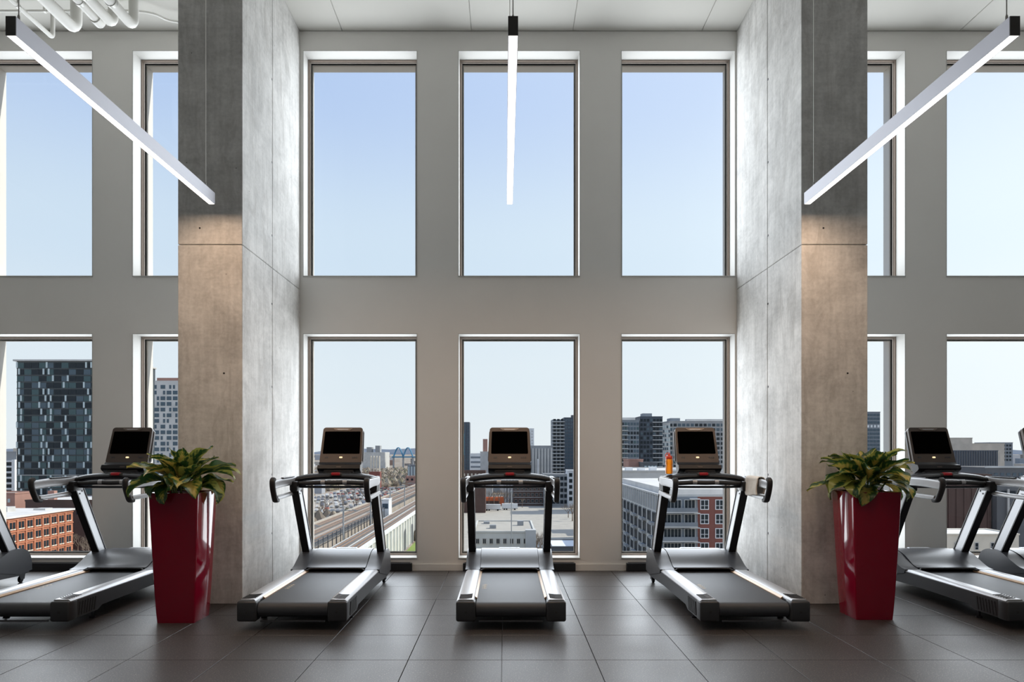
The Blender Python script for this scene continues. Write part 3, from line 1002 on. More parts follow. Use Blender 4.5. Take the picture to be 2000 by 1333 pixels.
def planter(x, y, label, plabel, seed):
    t_ = thing('planter', label, 'planter', (x, y, 0), 0, 'red tapered planters')
    hgt = 1.055
    prof = []
    for k_ in range(15):
        v = k_ / 14
        prof.append((0.152 + (0.199 - 0.152) * (v ** 0.8), hgt * v))
    vs_, fs = [], []
    rd = 0.014
    nr = 3
    ring = 4 * (nr + 1)
    for hw, z in prof:
        for px_, py_ in rrect(2 * hw, 2 * hw, rd, nr):
            vs_.append((px_, py_, z))
    # rim and inside
    for hw, z in ((0.188, hgt + 0.002), (0.180, hgt - 0.004), (0.176, hgt - 0.09)):
        for px_, py_ in rrect(2 * hw, 2 * hw, rd, nr):
            vs_.append((px_, py_, z))
    kk = len(prof) + 3
    for i in range(kk - 1):
        for j in range(ring):
            j2 = (j + 1) % ring
            fs.append((i * ring + j, i * ring + j2, (i + 1) * ring + j2, (i + 1) * ring + j))
    fs.append(tuple(range(ring))[::-1])
    MB().add(vs_, fs).obj('pot', 'planter_red', t_, 40)
    MB().box(-0.178, 0.178, -0.178, 0.178, hgt - 0.10, hgt - 0.045).obj('soil', 'soil', t_)
    rnd = random.Random(seed)
    p = thing('potted_plant', plabel, 'plant', (x, y, hgt - 0.045), 0, 'variegated plants in the planters')
    stems = MB()
    for k_ in range(9):
        a = rnd.uniform(0, 6.28); q = rnd.uniform(0.02, 0.09)
        stems.tube(smooth_path([(q * math.cos(a), q * math.sin(a), -0.005), (q * 1.3 * math.cos(a), q * 1.3 * math.sin(a), 0.06), (q * 1.8 * math.cos(a), q * 1.8 * math.sin(a), 0.13)], 3), 0.007, 6, up=(0, 1, 0))
    stems.obj('stems', 'stem', p, 60)
    # rings of leaves: low ones hang over the rim, upper ones stand up
    spec = []
    for k_ in range(13):
        spec.append((k_ * 360 / 13 + rnd.uniform(-9, 9), rnd.uniform(8, 26), 0.055, rnd.uniform(0.07, 0.12), (0, 2, 5, 1)[k_ % 4], rnd.uniform(0.92, 1.12)))
    for k_ in range(12):
        spec.append((k_ * 30 + 14 + rnd.uniform(-9, 9), rnd.uniform(26, 44), 0.045, rnd.uniform(0.10, 0.15), (1, 3, 0, 4)[k_ % 4], rnd.uniform(0.9, 1.1)))
    for k_ in range(10):
        spec.append((k_ * 36 + rnd.uniform(-12, 12), rnd.uniform(46, 64), 0.03, rnd.uniform(0.12, 0.17), (4, 3, 1)[k_ % 3], rnd.uniform(0.8, 1.0)))
    for k_ in range(6):
        spec.append((k_ * 60 + rnd.uniform(-20, 20), rnd.uniform(64, 80), 0.02, rnd.uniform(0.13, 0.18), (4, 1)[k_ % 2], rnd.uniform(0.62, 0.82)))
    for az, el, rr, hz, mi, scl in spec:
        a = R(az)
        q = (Matrix.Rotation(a, 4, 'Z') @ Matrix.Rotation(R(el), 4, 'X') @ Matrix.Rotation(R(rnd.uniform(-22, 22)), 4, 'Y')).to_euler()
        d = Vector((-math.sin(a), math.cos(a)))
        scl *= 1.08
        link('leaf', LEAVES[mi], p, (d.x * rr, d.y * rr, hz), q, (scl, scl, scl))
    return t_


planter(-2.667, 5.995, 'glossy dark red tapered planter before the left concrete column', 'green and yellow leafy plant in the left red planter', 11)
planter(3.052, 6.105, 'glossy dark red tapered planter before the right concrete column', 'green and yellow leafy plant in the right red planter', 23)

# ------------------------------------------------------------------ the city outside, at its real distances
GZ = -36.0
for nm_, c_, r_ in (
        ('b_slate', (0.05, 0.062, 0.07), 0.5), ('b_white', (0.72, 0.73, 0.74), 0.7), ('b_palegrey', (0.50, 0.495, 0.48), 0.8),
        ('b_grey', (0.30, 0.31, 0.32), 0.8), ('b_darkgrey', (0.10, 0.105, 0.115), 0.7), ('b_navy', (0.045, 0.06, 0.085), 0.5),
        ('b_brown', (0.085, 0.05, 0.042), 0.85), ('b_pink', (0.36, 0.20, 0.16), 0.85), ('b_beige', (0.46, 0.42, 0.37), 0.85),
        ('b_redbrick', (0.22, 0.075, 0.058), 0.85), ('b_roof_pale', (0.62, 0.60, 0.57), 0.9), ('b_roof_dark', (0.14, 0.13, 0.125), 0.9),
        ('b_bluegrey', (0.19, 0.215, 0.245), 0.6), ('b_steelblue', (0.05, 0.20, 0.34), 0.5), ('b_slab', (0.52, 0.53, 0.53), 0.8),
        ('b_concrete', (0.55, 0.54, 0.50), 0.85), ('b_cream', (0.66, 0.60, 0.50), 0.8), ('b_orange_wall', (0.60, 0.14, 0.05), 0.8),
        ('asphalt_pale', (0.40, 0.37, 0.32), 0.95), ('ballast', (0.36, 0.31, 0.26), 0.95), ('rail_steel', (0.30, 0.20, 0.14), 0.5),
        ('grass', (0.20, 0.27, 0.06), 0.95), ('tree_bark', (0.16, 0.115, 0.085), 0.95), ('twig', (0.21, 0.165, 0.125), 0.95), ('pole_grey', (0.33, 0.34, 0.34), 0.6),
        ('evergreen', (0.035, 0.05, 0.03), 0.9)):
    plain(nm_, c_, r_, var=0.10, scale=0.25)
plain('b_orange', (0.42, 0.165, 0.09), 0.85, var=0.12, scale=0.6)
for nm_, c_, r_ in (('g_dark', (0.018, 0.026, 0.034), 0.08), ('g_teal', (0.03, 0.075, 0.085), 0.08), ('g_blue', (0.05, 0.085, 0.115), 0.10),
                    ('g_pale', (0.48, 0.56, 0.58), 0.3), ('g_cyan', (0.02, 0.36, 0.50), 0.2)):
    plain(nm_, c_, r_, spec=0.12 if nm_ == 'g_dark' else 0.4)

# ground
m, t, b = new_mat('city_ground')
L = t.links.new; nn = t.nodes.new
geo = nn('ShaderNodeNewGeometry')
n1 = nn('ShaderNodeTexNoise'); n1.inputs['Scale'].default_value = 0.028; n1.inputs['Detail'].default_value = 9; n1.inputs['Roughness'].default_value = 0.66
L(geo.outputs['Position'], n1.inputs['Vector'])
r1 = nn('ShaderNodeValToRGB')
els = r1.color_ramp.elements
els[0].position = 0.34; els[0].color = (0.13, 0.10, 0.075, 1)
els[1].position = 0.72; els[1].color = (0.52, 0.50, 0.47, 1)
e_ = els.new(0.47); e_.color = (0.27, 0.215, 0.165, 1)
e_ = els.new(0.58); e_.color = (0.36, 0.33, 0.29, 1)
L(n1.outputs['Fac'], r1.inputs[0]); L(r1.outputs[0], b.inputs['Base Color'])
b.inputs['Roughness'].default_value = 1.0
b.inputs['Specular IOR Level'].default_value = 0.1
ground = struct(MB().box(-7000, 7000, 12, 9000, GZ - 1, GZ).obj('ground', 'city_ground'))
MB().box(-27, 47, 225, 478, GZ, GZ + 0.06).obj('parking_lot', 'asphalt_pale', ground)
MB().box(-36.5, -24, 140, 420, GZ, GZ + 0.05).obj('grass_strip', 'grass', ground)
MB().box(-150, -104, 196, 262, GZ, GZ + 0.05).obj('forecourt', 'b_roof_pale', ground)
MB().box(-156, -71, 395, 715, GZ, GZ + 0.05).obj('gravel_yard', 'ballast', ground)


def cx(px, Y):
    return (px - 986) * Y / F


def cz(py, Y):
    return CAM_Z - (py - 880) * Y / F


class Bld:
    def __init__(s, name, label, x0, x1, y0, y1, z1, mat, roof='b_roof_pale', z0=GZ, parapet=0.6, cat='building', group=None, pmat=None):
        s.x0, s.x1, s.y0, s.y1, s.z0, s.z1 = x0, x1, y0, y1, z0, z1
        s.o = Vector(((x0 + x1) / 2, (y0 + y1) / 2, z0))
        s.root = thing(name, label, cat, s.o, 0, group)
        s.box('walls', x0, x1, y0, y1, z0, z1, mat)
        if roof:
            e = 0.5
            s.box('roof', x0 + e, x1 - e, y0 + e, y1 - e, z1 - 0.05, z1 + 0.12, roof)
        if parapet:
            k_ = MB()
            lx0, lx1, ly0, ly1 = x0 - s.o.x - 0.15, x1 - s.o.x + 0.15, y0 - s.o.y - 0.15, y1 - s.o.y + 0.15
            za, zb = z1 - s.o.z, z1 - s.o.z + parapet
            k_.box(lx0, lx1, ly0, ly0 + 0.5, za, zb).box(lx0, lx1, ly1 - 0.5, ly1, za, zb)
            k_.box(lx0, lx0 + 0.5, ly0 + 0.5, ly1 - 0.5, za, zb).box(lx1 - 0.5, lx1, ly0 + 0.5, ly1 - 0.5, za, zb)
            k_.obj('parapet', pmat or mat, s.root)

    def box(s, name, x0, x1, y0, y1, z0, z1, mat, parent=None):
        k_ = MB().box(x0 - s.o.x, x1 - s.o.x, y0 - s.o.y, y1 - s.o.y, z0 - s.o.z, z1 - s.o.z)
        return k_.obj(name, mat, parent or s.root)

    def put(s, name, me, face, u, z, off=0.0, parent=None):
        """a shared mesh whose outside looks along -y, placed on a face at u (x or y) and z"""
        if face == 'S':
            loc, rz = Vector((u, s.y0 - off, z)), 0
        elif face == 'E':
            loc, rz = Vector((s.x1 + off, u, z)), R(90)
        else:
            loc, rz = Vector((s.x0 - off, u, z)), R(-90)
        o = link(name, me, s.root, loc - s.o, (0, 0, rz))
        return o


def pane_mesh(w_, h_, mat, d=0.16):
    return MB().box(-w_ / 2, w_ / 2, -d, 0.02, -h_ / 2, h_ / 2).mesh('pane', mat)


def framed_mesh(w_, h_, frame, nx=2, nz=2, bar=0.12):
    k_ = MB()
    k_.box(-w_ / 2, w_ / 2, -0.22, 0.02, h_ / 2 - bar, h_ / 2).box(-w_ / 2, w_ / 2, -0.22, 0.02, -h_ / 2, -h_ / 2 + bar)
    k_.box(-w_ / 2, -w_ / 2 + bar, -0.22, 0.02, -h_ / 2 + bar, h_ / 2 - bar).box(w_ / 2 - bar, w_ / 2, -0.22, 0.02, -h_ / 2 + bar, h_ / 2 - bar)
    for i in range(1, nx):
        x = -w_ / 2 + w_ * i / nx
        k_.box(x - bar / 3, x + bar / 3, -0.2, 0.02, -h_ / 2 + bar, h_ / 2 - bar)
    for i in range(1, nz):
        z = -h_ / 2 + h_ * i / nz * 0.8
        k_.box(-w_ / 2 + bar, w_ / 2 - bar, -0.2, 0.02, z - bar / 3, z + bar / 3)
    return k_.mesh('window', frame)


rnd = random.Random(3)
# --- glass tower behind the left treadmill
Y = 325.0
T = Bld('glass_tower', 'tall dark teal glass tower in the leftmost lower window', cx(33, Y), cx(236, Y), Y, Y + 32, cz(706, Y), 'b_slate', 'b_roof_dark', parapet=0)
T.box('crown', T.x0 - 1.2, T.x1 + 0.5, Y - 1.0, Y + 32.5, T.z1, T.z1 + 0.7, 'b_palegrey')
ncol = 14
pw_ = (T.x1 - T.x0) / ncol
gl_m = [pane_mesh(pw_ - 0.22, 2.35, g_) for g_ in ('g_dark', 'g_teal', 'g_blue', 'g_teal', 'g_dark')]
fin = MB().box(-0.38, 0.38, -0.45, 0.0, -1.3, 1.3).mesh('fin', 'g_pale')
slab = None
for r_i in range(20):
    z = T.z1 - 1.9 - r_i * 3.0
    for c_i in range(ncol):
        T.put('pane', gl_m[rnd.randrange(5)], 'S', T.x0 + pw_ * (c_i + 0.5), z)
    for c_i in (0, 3, 4, 6, 9, 10, 11, 12):
        if rnd.random() < 0.82:
            T.put('fin', fin, 'S', T.x0 + pw_ * (c_i + 0.5) + ((r_i * 7 + c_i * 3) % 3 - 1) * 0.9 + (0.5 if (r_i // 2 + c_i) % 2 else -0.5), z + 0.2)
    if r_i % 1 == 0:
        T.box('floor_band', T.x0 - 0.05, T.x1 + 0.05, Y - 0.24, Y, z - 1.55, z - 1.30, 'b_slate' if r_i != 16 else 'b_palegrey')
# --- grey block with balconies left of the tower
Y = 392.0
B = Bld('balcony_block', 'grey and white balcony block left of the glass tower', cx(-14, Y), cx(32, Y), Y, Y + 20, cz(884, Y), 'b_grey', parapet=0.5)
B.box('stair_house', B.x0 + 9, B.x1 - 1.5, Y + 3, Y + 9, B.z1, B.z1 + 2.2, 'b_beige')
B.box('pier', B.x1 - 1.6, B.x1 + 0.1, Y - 1.5, Y, GZ, B.z1 - 4, 'b_white')
for r_i in range(8):
    B.box('balcony', B.x0, B.x1 - 1.6, Y - 1.5, Y, B.z1 - 5.2 - r_i * 3, B.z1 - 4.4 - r_i * 3, 'b_white')
    B.box('window_band', B.x0 + 0.5, B.x1 - 2, Y - 0.1, Y, B.z1 - 7.2 - r_i * 3, B.z1 - 5.6 - r_i * 3, 'g_dark')
# --- orange brick mill
XE = -152.0
B = Bld('brick_mill', 'long sunlit orange brick building with rows of paired windows', XE - 26, XE, 208, 254, -19.7, 'b_orange', 'b_roof_dark', parapet=0.5)
pil = MB().box(-0.32, 0.32, -0.35, 0.0, -8.0, 7.6).mesh('pilaster', 'b_orange')
wnd = pane_mesh(1.05, 2.05, 'g_dark', 0.12)
snl = MB().box(-0.62, 0.62, -0.28, 0.0, -0.14, 0.14).mesh('sill', 'b_cream')
for c_i in range(11):
    y = 210.5 + c_i * 4.1
    B.put('pilaster', pil, 'E', y - 2.05, GZ + 8.2)
    for r_i in range(4):
        for d in (-0.72, 0.72):
            w_o = B.put('window', wnd, 'E', y + d, -22.0 - r_i * 3.75)
            link('sill', snl, w_o, (0, 0, -1.15))
for r_i in range(4):
    B.box('brick_band', XE, XE + 0.3, 208, 254, -20.4 - r_i * 3.75 + 0.1, -20.4 - r_i * 3.75 + 0.4, 'b_orange')
B.box('cornice', XE - 26.4, XE + 0.6, 207.6, 254.4, -19.6, -19.0, 'b_roof_pale')
for x, y, h in ((-160, 222, 1.6), (-166, 240, 2.2), (-158, 247, 1.2)):
    B.box('roof_unit', x - 2, x + 2, y - 2, y + 2, -19.6, -19.6 + h, 'b_palegrey')
# --- buildings behind it
B = Bld('brown_warehouse', 'dark brown warehouse behind the orange brick building', -178, -152.5, 268, 300, -17.6, 'b_brown')
for c_i in range(7):
    B.box('window', -176 + c_i * 3.4, -174 + c_i * 3.4, 267.85, 268, -22.5, -20.4, 'g_dark')
B.box('chimney', -171, -168.6, 270, 272, -17.6, -13.8, 'b_pink')
B = Bld('pink_house', 'pinkish brick house at the foot of the glass tower', -196, -184.6, 272, 284, -15.2, 'b_pink', 'b_beige')
wme = pane_mesh(0.9, 1.4, 'g_pale')
for c_i in range(3):
    for r_i in range(2):
        B.put('window', wme, 'S', -194 + c_i * 3.6, -17.6 - r_i * 3.2)
# --- white tower with scattered windows, seen left of the left column
Y = 300.0
B = Bld('white_tower', 'pale tower with scattered dark windows beside the left column', cx(302, Y), cx(384, Y), Y, Y + 20, cz(744, Y), 'b_palegrey', parapet=0)
B.box('brown_crown', B.x0 + 0.8, B.x1, Y + 0.3, Y + 19, B.z1, B.z1 + 1.2, 'b_pink')
wa, wb = pane_mesh(1.9, 1.55, 'g_blue', 0.1), pane_mesh(0.85, 1.55, 'g_blue', 0.1)
for r_i in range(20):
    for c_i in range(7):
        k_ = rnd.random()
        me_, dx = (wa, 0) if k_ < 0.5 else (wb, rnd.choice((-0.5, 0.5)))
        B.put('window', me_, 'S', B.x0 + 0.9 + c_i * 2.55 + dx, B.z1 - 2.6 - r_i * 2.36)

# --- railway
rw = thing('railway_embankment', 'sunlit railway embankment with parallel tracks in the left window', 'railway', (-58.5, 400, GZ))
MB().prism([(-8.8, 0), (8.6, 0), (8, 11.6), (-8, 11.6)], 'y', -300, 260).obj('embankment', 'ballast', rw)
rail = MB().box(-0.16, 0.16, -300, 260, 0, 0.32).mesh('rail', 'rail_steel')
bed = MB().box(-1.7, 1.7, -300, 260, 0, 0.22).mesh('sleeper_bed', 'b_roof_dark')
for x in (-5.4, -0.6, 4.6):
    link('sleeper_bed', bed, rw, (x, 0, 11.6))
    for d in (-0.75, 0.75):
        link('rail', rail, rw, (x + d, 0, 11.8))
MB().box(7.6, 8.0, -300, 260, 11.6, 12.7).obj('guard_wall', 'b_darkgrey', rw)
MB().box(-8.0, -7.6, -300, 260, 11.6, 12.3).obj('guard_wall', 'b_beige', rw)
rv = thing('railway_viaduct', 'railway viaduct on a pale ribbed concrete wall in the left window', 'railway', (-42.5, 400, GZ))
MB().box(-4.8, 4.8, -300, 260, 0, 11.0).obj('deck', 'b_concrete', rv)
for x in (-2.2, 2.2):
    link('sleeper_bed', bed, rv, (x, 0, 11.0))
    for d in (-0.75, 0.75):
        link('rail', rail, rv, (x + d, 0, 11.2))
rib = MB().box(0, 0.45, -0.35, 0.35, 0.0, 10.9).mesh('wall_rib', 'b_white')
for k_ in range(72):
    link('wall_rib', rib, rv, (4.8, -260 + k_ * 7.0, 0))
MB().box(4.5, 5.3, -300, 260, 10.9, 12.0).obj('coping', 'b_white', rv)
arch = MB()
arch.prism([(-3, 0), (3, 0), (3, 5), (1.8, 7), (0, 7.6), (-1.8, 7), (-3, 5)], 'x', 4.85, 5.1)
for y in (-128, -108, -60):
    o = arch.obj('arch_recess', 'b_darkgrey', rv); o.location.y = y
for k_ in range(7):
    y = 172 + 44 * k_
    p = thing('catenary_pole', 'grey railway pole between the tracks, %s nearest' % ('very', 'second', 'third', 'fourth', 'fifth', 'sixth', 'seventh')[k_], 'pole', (-48.3, y, GZ), 0, 'railway poles between the tracks')
    MB().tube([(0, 0, 0), (0, 0, 20.5)], 0.26, 8, up=(1, 0, 0)).obj('mast', 'pole_grey', p)
    MB().box(-4.5, 4.5, -0.1, 0.1, 19.2, 19.45).obj('arm', 'pole_grey', p)
    MB().tube([(-4.2, 0, 19.3), (0, 0, 20.6)], 0.08, 6).obj('stay', 'pole_grey', p)
    MB().tube([(4.2, 0, 19.3), (0, 0, 20.6)], 0.08, 6).obj('stay', 'pole_grey', p)
B = Bld('signal_cabin', 'white signal cabin standing beside the railway tracks', -50.5, -47.6, 296, 304, -19.0, 'b_white', parapet=0.3)
B.box('window', -50.2, -47.9, 295.85, 296, -22.5, -20.5, 'g_blue')
# fence beside the near track
fc = thing('track_fence', 'dark fence beside the near railway track', 'fence', (-49.3, 240, GZ))
post = MB().box(-0.12, 0.12, -0.12, 0.12, 0, 14.0).mesh('post', 'b_darkgrey')
for k_ in range(28):
    link('post', post, fc, (0, -70 + k_ * 5.2, 0))
for z in (12.4, 13.9):
    MB().box(-0.06, 0.06, -70, 71, z - 0.12, z + 0.12).obj('fence_rail', 'b_darkgrey', fc)

# --- far landmarks over the railway
Y = 1500.0
B = Bld('grain_silo', 'grey grain silo on the skyline beside the treadmill screen', cx(690, Y), cx(752, Y), Y, Y + 60, cz(884, Y), 'b_palegrey', parapet=0)
B.box('head_house', cx(733, Y), cx(742, Y), Y, Y + 20, B.z1, cz(871, Y), 'b_grey')
B.box('head_house', cx(716, Y), cx(726, Y), Y, Y + 20, B.z1, cz(874, Y), 'b_grey')
Y = 690.0
cb = thing('chimney_row', 'four pale chimneys on a red brick base on the skyline', 'chimneys', (cx(731.5, Y), Y, GZ))
MB().box(-5.2, 5.2, 0, 8, 0, cz(922, Y) - GZ).obj('base', 'b_redbrick', cb)
for k_ in range(4):
    MB().lathe([(0.85, 0), (0.7, cz(891, Y) - GZ)], (-4.0 + k_ * 2.7, 3, 0), 12).obj('chimney', 'b_cream', cb, 40)
Y = 1500.0
br = thing('arch_bridge', 'small blue arch bridge on the skyline in the left window', 'bridge', (cx(787, Y), Y, 0))
zb, zt = cz(893, Y), cz(875, Y)
for c_ in (-10, 10):
    for yy in (0, 8):
        MB().tube([(c_ - 10 + 20 * i / 12, yy, zb + (zt - zb) * math.sin(math.pi * i / 12)) for i in range(13)], 1.0, 6, up=(0, 1, 0)).obj('arch', 'b_steelblue', br)
MB().box(-24, 30, 0, 8, zb - 1.5, zb + 1).obj('deck', 'b_steelblue', br)
for k_ in (-20, 0, 20):
    MB().box(k_ - 1.5, k_ + 1.5, 1, 7, GZ, zb - 1.4).obj('pier', 'b_grey', br)
Y = 700.0
B = Bld('brick_shed', 'low red brick shed by the tracks at the right of the left window', cx(792, Y), cx(822, Y), Y, Y + 16, cz(932, Y), 'b_pink')
for k_ in range(3):
    B.box('window', B.x0 + 1 + k_ * 4.4, B.x0 + 3.0 + k_ * 4.4, Y - 0.12, Y, B.z1 - 3.6, B.z1 - 1.6, 'g_dark')
B = Bld('blue_shed', 'pale blue shed in the trees right of the chimneys', cx(796, 760), cx(818, 760), 760, 780, cz(910, 760), 'b_bluegrey')
for k_ in range(4):
    B.box('door', B.x0 + 0.6 + k_ * 3, B.x0 + 2.0 + k_ * 3, 759.85, 760, GZ, B.z1 - 1, 'g_pale')

# --- middle window
Y = 700.0
B = Bld('blue_slim_tower', 'slim dark blue tower with a cyan stripe in the middle window', cx(884, Y), cx(917, Y), Y, Y + 18, cz(825, Y), 'b_navy', parapet=0)
wme = pane_mesh(1.6, 2.0, 'g_blue')
for r_i in range(17):
    for c_i in range(6):
        B.put('window', wme, 'S', B.x0 + 1.6 + c_i * 2.65, B.z1 - 2.4 - r_i * 2.9)
for k_ in range(7):
    B.box('cyan_panel', cx(903.2, Y), cx(906.8, Y), Y - 0.4, Y - 0.05, B.z1 - 14 - k_ * 3, B.z1 - 11.3 - k_ * 3, 'g_cyan')
Y = 610.0
B = Bld('white_office', 'low white office beside the slim blue tower', cx(918, Y), cx(944, Y), Y, Y + 20, cz(888, Y), 'b_white')
for k_ in range(4):
    B.box('window_band', B.x0 + 0.6, B.x1 - 0.6, Y - 0.15, Y, B.z1 - 3.4 - k_ * 4, B.z1 - 1.8 - k_ * 4, 'b_bluegrey')
B = Bld('cream_office', 'pale office left of the central treadmill screen', cx(938, 560), cx(962, 560), 560, 575, cz(884, 560), 'b_palegrey')
B.box('lift_house', B.x0 + 2, B.x0 + 5.5, 562, 568, B.z1, cz(858, 560), 'b_pink')
B = Bld('brick_row', 'brown brick row below the slim blue tower', cx(880, 430), cx(948, 430), 430, 445, cz(922, 430), 'b_brown')
wme = pane_mesh(1.0, 1.5, 'b_beige')
for r_i in range(3):
    for c_i in range(9):
        B.put('window', wme, 'S', B.x0 + 1.4 + c_i * 2.25, B.z1 - 1.8 - r_i * 3.2)
Y = 520.0
B = Bld('silo_hall', 'grey ribbed silo hall behind the central treadmill', cx(984, Y), cx(1079, Y), Y, Y + 30, cz(873, Y), 'b_grey', parapet=0.8)
ribm = MB().box(-0.55, 0.55, -0.8, 0, 0, B.z1 - GZ - 1.2).mesh('rib', 'b_palegrey')
for k_ in range(16):
    B.put('rib', ribm, 'S', B.x0 + 1.2 + k_ * 2.2, GZ)
B.box('white_stack', cx(1049, Y), cx(1051.5, Y), Y - 4, Y - 3, GZ, cz(897, Y), 'b_white')
Y = 760.0
B = Bld('white_slab_tower', 'plain white tower rising behind the central treadmill screen', cx(1008, Y), cx(1043, Y), Y, Y + 16, cz(838, Y), 'b_white', parapet=0.4)
wme = pane_mesh(1.4, 1.4, 'b_palegrey')
for r_i in range(10):
    for c_i in range(6):
        B.put('window', wme, 'S', B.x0 + 1.8 + c_i * 3.0, B.z1 - 2.6 - r_i * 3.2)
Y = 600.0
B = Bld('dark_condo', 'dark blue condo tower with stacked balconies in the middle window', cx(1102, Y), cx(1160, Y), Y, Y + 24, cz(817, Y), 'b_navy', 'b_roof_dark', parapet=0.5)
B.box('lift_house', cx(1117, Y), cx(1126, Y), Y + 3, Y + 10, B.z1, B.z1 + 2.6, 'b_darkgrey')
B.box('balcony_wing', cx(1079, Y), cx(1102, Y), Y + 1.5, Y + 22, GZ, B.z1 - 1.2, 'b_bluegrey')
wme = pane_mesh(1.5, 1.9, 'g_blue')
for r_i in range(17):
    z = B.z1 - 3.0 - r_i * 2.95
    B.box('balcony', cx(1078, Y) - 0.4 * (r_i % 2), cx(1103, Y), Y - 0.3, Y + 1.5, z - 0.3, z + 0.25, 'b_slab')
    for c_i in range(3):
        B.box('window', cx(1081 + c_i * 7.3, Y), cx(1086 + c_i * 7.3, Y), Y + 1.35, Y + 1.52, z + 0.5, z + 2.3, 'g_dark')
    for c_i in range(5):
        B.put('window', wme, 'S', B.x0 + 1.6 + c_i * 2.3, z + 1.0)
Y = 480.0
B = Bld('condo_podium', 'grey podium block below the dark condo tower', cx(1062, Y), cx(1109, Y), Y, Y + 20, cz(928, Y), 'b_grey', 'b_roof_pale')
B2 = Bld('white_grid_block', 'white framed apartment block below the dark condo tower', cx(1110, 470), cx(1165, 470), 470, 490, cz(921, 470), 'b_white', 'b_roof_pale')
for bb_, nc in ((B, 6), (B2, 6)):
    wme = pane_mesh(2.1, 2.4, 'g_dark')
    pitch = (bb_.x1 - bb_.x0) / nc
    for r_i in range(5):
        for c_i in range(nc):
            bb_.put('window', wme, 'S', bb_.x0 + pitch * (c_i + 0.5), bb_.z1 - 2.4 - r_i * 3.9)
Y = 486.0
B = Bld('brick_loft', 'dark red brick loft with white bands behind the central treadmill', cx(1003, Y), cx(1061, Y), Y, Y + 14, cz(948, Y), 'b_brown', 'b_roof_dark')
wme = framed_mesh(1.7, 2.0, 'b_beige', 2, 1)
pne = pane_mesh(1.6, 1.9, 'g_dark', 0.1)
for r_i in range(3):
    B.box('white_band', B.x0, B.x1, Y - 0.2, Y, B.z1 - 4.3 - r_i * 4.2, B.z1 - 3.95 - r_i * 4.2, 'b_palegrey')
    for c_i in range(7):
        w_o = B.put('window', wme, 'S', B.x0 + 1.6 + c_i * 2.8, B.z1 - 2.3 - r_i * 4.2)
        link('pane', pne, w_o)
B = Bld('orange_shop', 'low shop with orange wall and white roof beyond the car park', cx(946, 490), cx(984, 490), 490, 500, GZ + 4.2, 'b_orange_wall', 'b_white', parapet=0.9)
B.box('shop_front', B.x0 + 0.5, B.x1 - 3, 489.8, 490, GZ + 0.4, GZ + 3.0, 'b_brown')
for k_, (px0, px1, Y) in enumerate(((946, 978, 446), (980, 1011, 452))):
    tl_ = thing('truck_trailer', ('white truck trailer parked left in the car park', 'white truck trailer parked behind the pole in the car park')[k_], 'trailer', (cx((px0 + px1) / 2, Y), Y, GZ), 0, 'truck trailers')
    hw = (px1 - px0) / 2 * Y / F
    MB().box(-hw, hw, -1.3, 1.3, 1.1, 4.0).obj('cargo_box', 'b_white', tl_)
    MB().box(-hw, hw, -1.1, 1.1, 0.8, 1.1).obj('chassis', 'b_darkgrey', tl_)
    for x in (-hw + 1.6, -hw + 3.0, hw - 1.8):
        MB().lathe([(0.52, -1.28), (0.52, 1.28)], (x, 0, 0.52), 12, 'y').obj('axle_wheels', 'tread_black', tl_)
# flat-roofed building below the window
B = Bld('flat_roof_building', 'flat tan roofed building just beyond the central treadmill', -8.6, 8.2, 196, 226, -21.0, 'b_concrete', 'asphalt_pale', parapet=0.45)
for x, y, h in ((-3.4, 206, 1.1), (4.6, 214, 1.5), (-5.5, 219, 0.8)):
    B.box('roof_unit', x - 0.9, x + 0.9, y - 1, y + 1, -21, -21 + h, 'b_grey')
wme = framed_mesh(1.0, 1.5, 'b_beige', 2, 1)
pne = pane_mesh(0.9, 1.4, 'g_dark', 0.1)
for c_i in range(9):
    for r_i in range(2):
        w_o = B.put('window', wme, 'S', -7.4 + c_i * 1.85, -23.3 - r_i * 2.7)
        link('pane', pne, w_o)
B.box('stair_tower', 5.6, 8.4, 195, 198, GZ, -20.2, 'b_palegrey')
lp = thing('street_lamp', 'tall thin grey pole rising before the flat tan roof', 'pole', (1.75, 190, GZ))
MB().tube([(0, 0, 0), (0, 0, 26.5)], 0.13, 8, up=(1, 0, 0)).obj('mast', 'pole_grey', lp)
MB().box(-0.3, 0.3, -0.5, 0.2, 26.4, 26.7).obj('head', 'pole_grey', lp)
B = Bld('white_roof_garage', 'low garage with a bright white roof right of the central treadmill', 11.3, 21, 178, 192, -22.6, 'b_darkgrey', 'b_white', parapet=0.3)
B.box('dark_band', 11.2, 21.1, 177.8, 178, -25.5, -23.4, 'g_dark')

# --- right hand window: far condos and the apartment block
def condo(name, label, px0, px1, top, Y, body, glass, nc, nr, pitch, slabs, parapet=0.4):
    B = Bld(name, label, cx(px0, Y), cx(px1, Y), Y, Y + 22, cz(top, Y), body, 'b_roof_pale', parapet=parapet)
    pt = (B.x1 - B.x0) / nc
    wms = [pane_mesh(pt * 0.72, pitch * 0.62, g_) for g_ in glass]
    for r_i in range(nr):
        z = B.z1 - pitch * 0.75 - r_i * pitch
        for c_i in range(nc):
            B.put('window', wms[rnd.randrange(len(wms))], 'S', B.x0 + pt * (c_i + 0.5), z)
        for (a, b_) in slabs:
            B.box('balcony', B.x0 + (B.x1 - B.x0) * a, B.x0 + (B.x1 - B.x0) * b_, Y - 1.3, Y, z - pitch * 0.5, z - pitch * 0.36, 'b_slab')
    return B


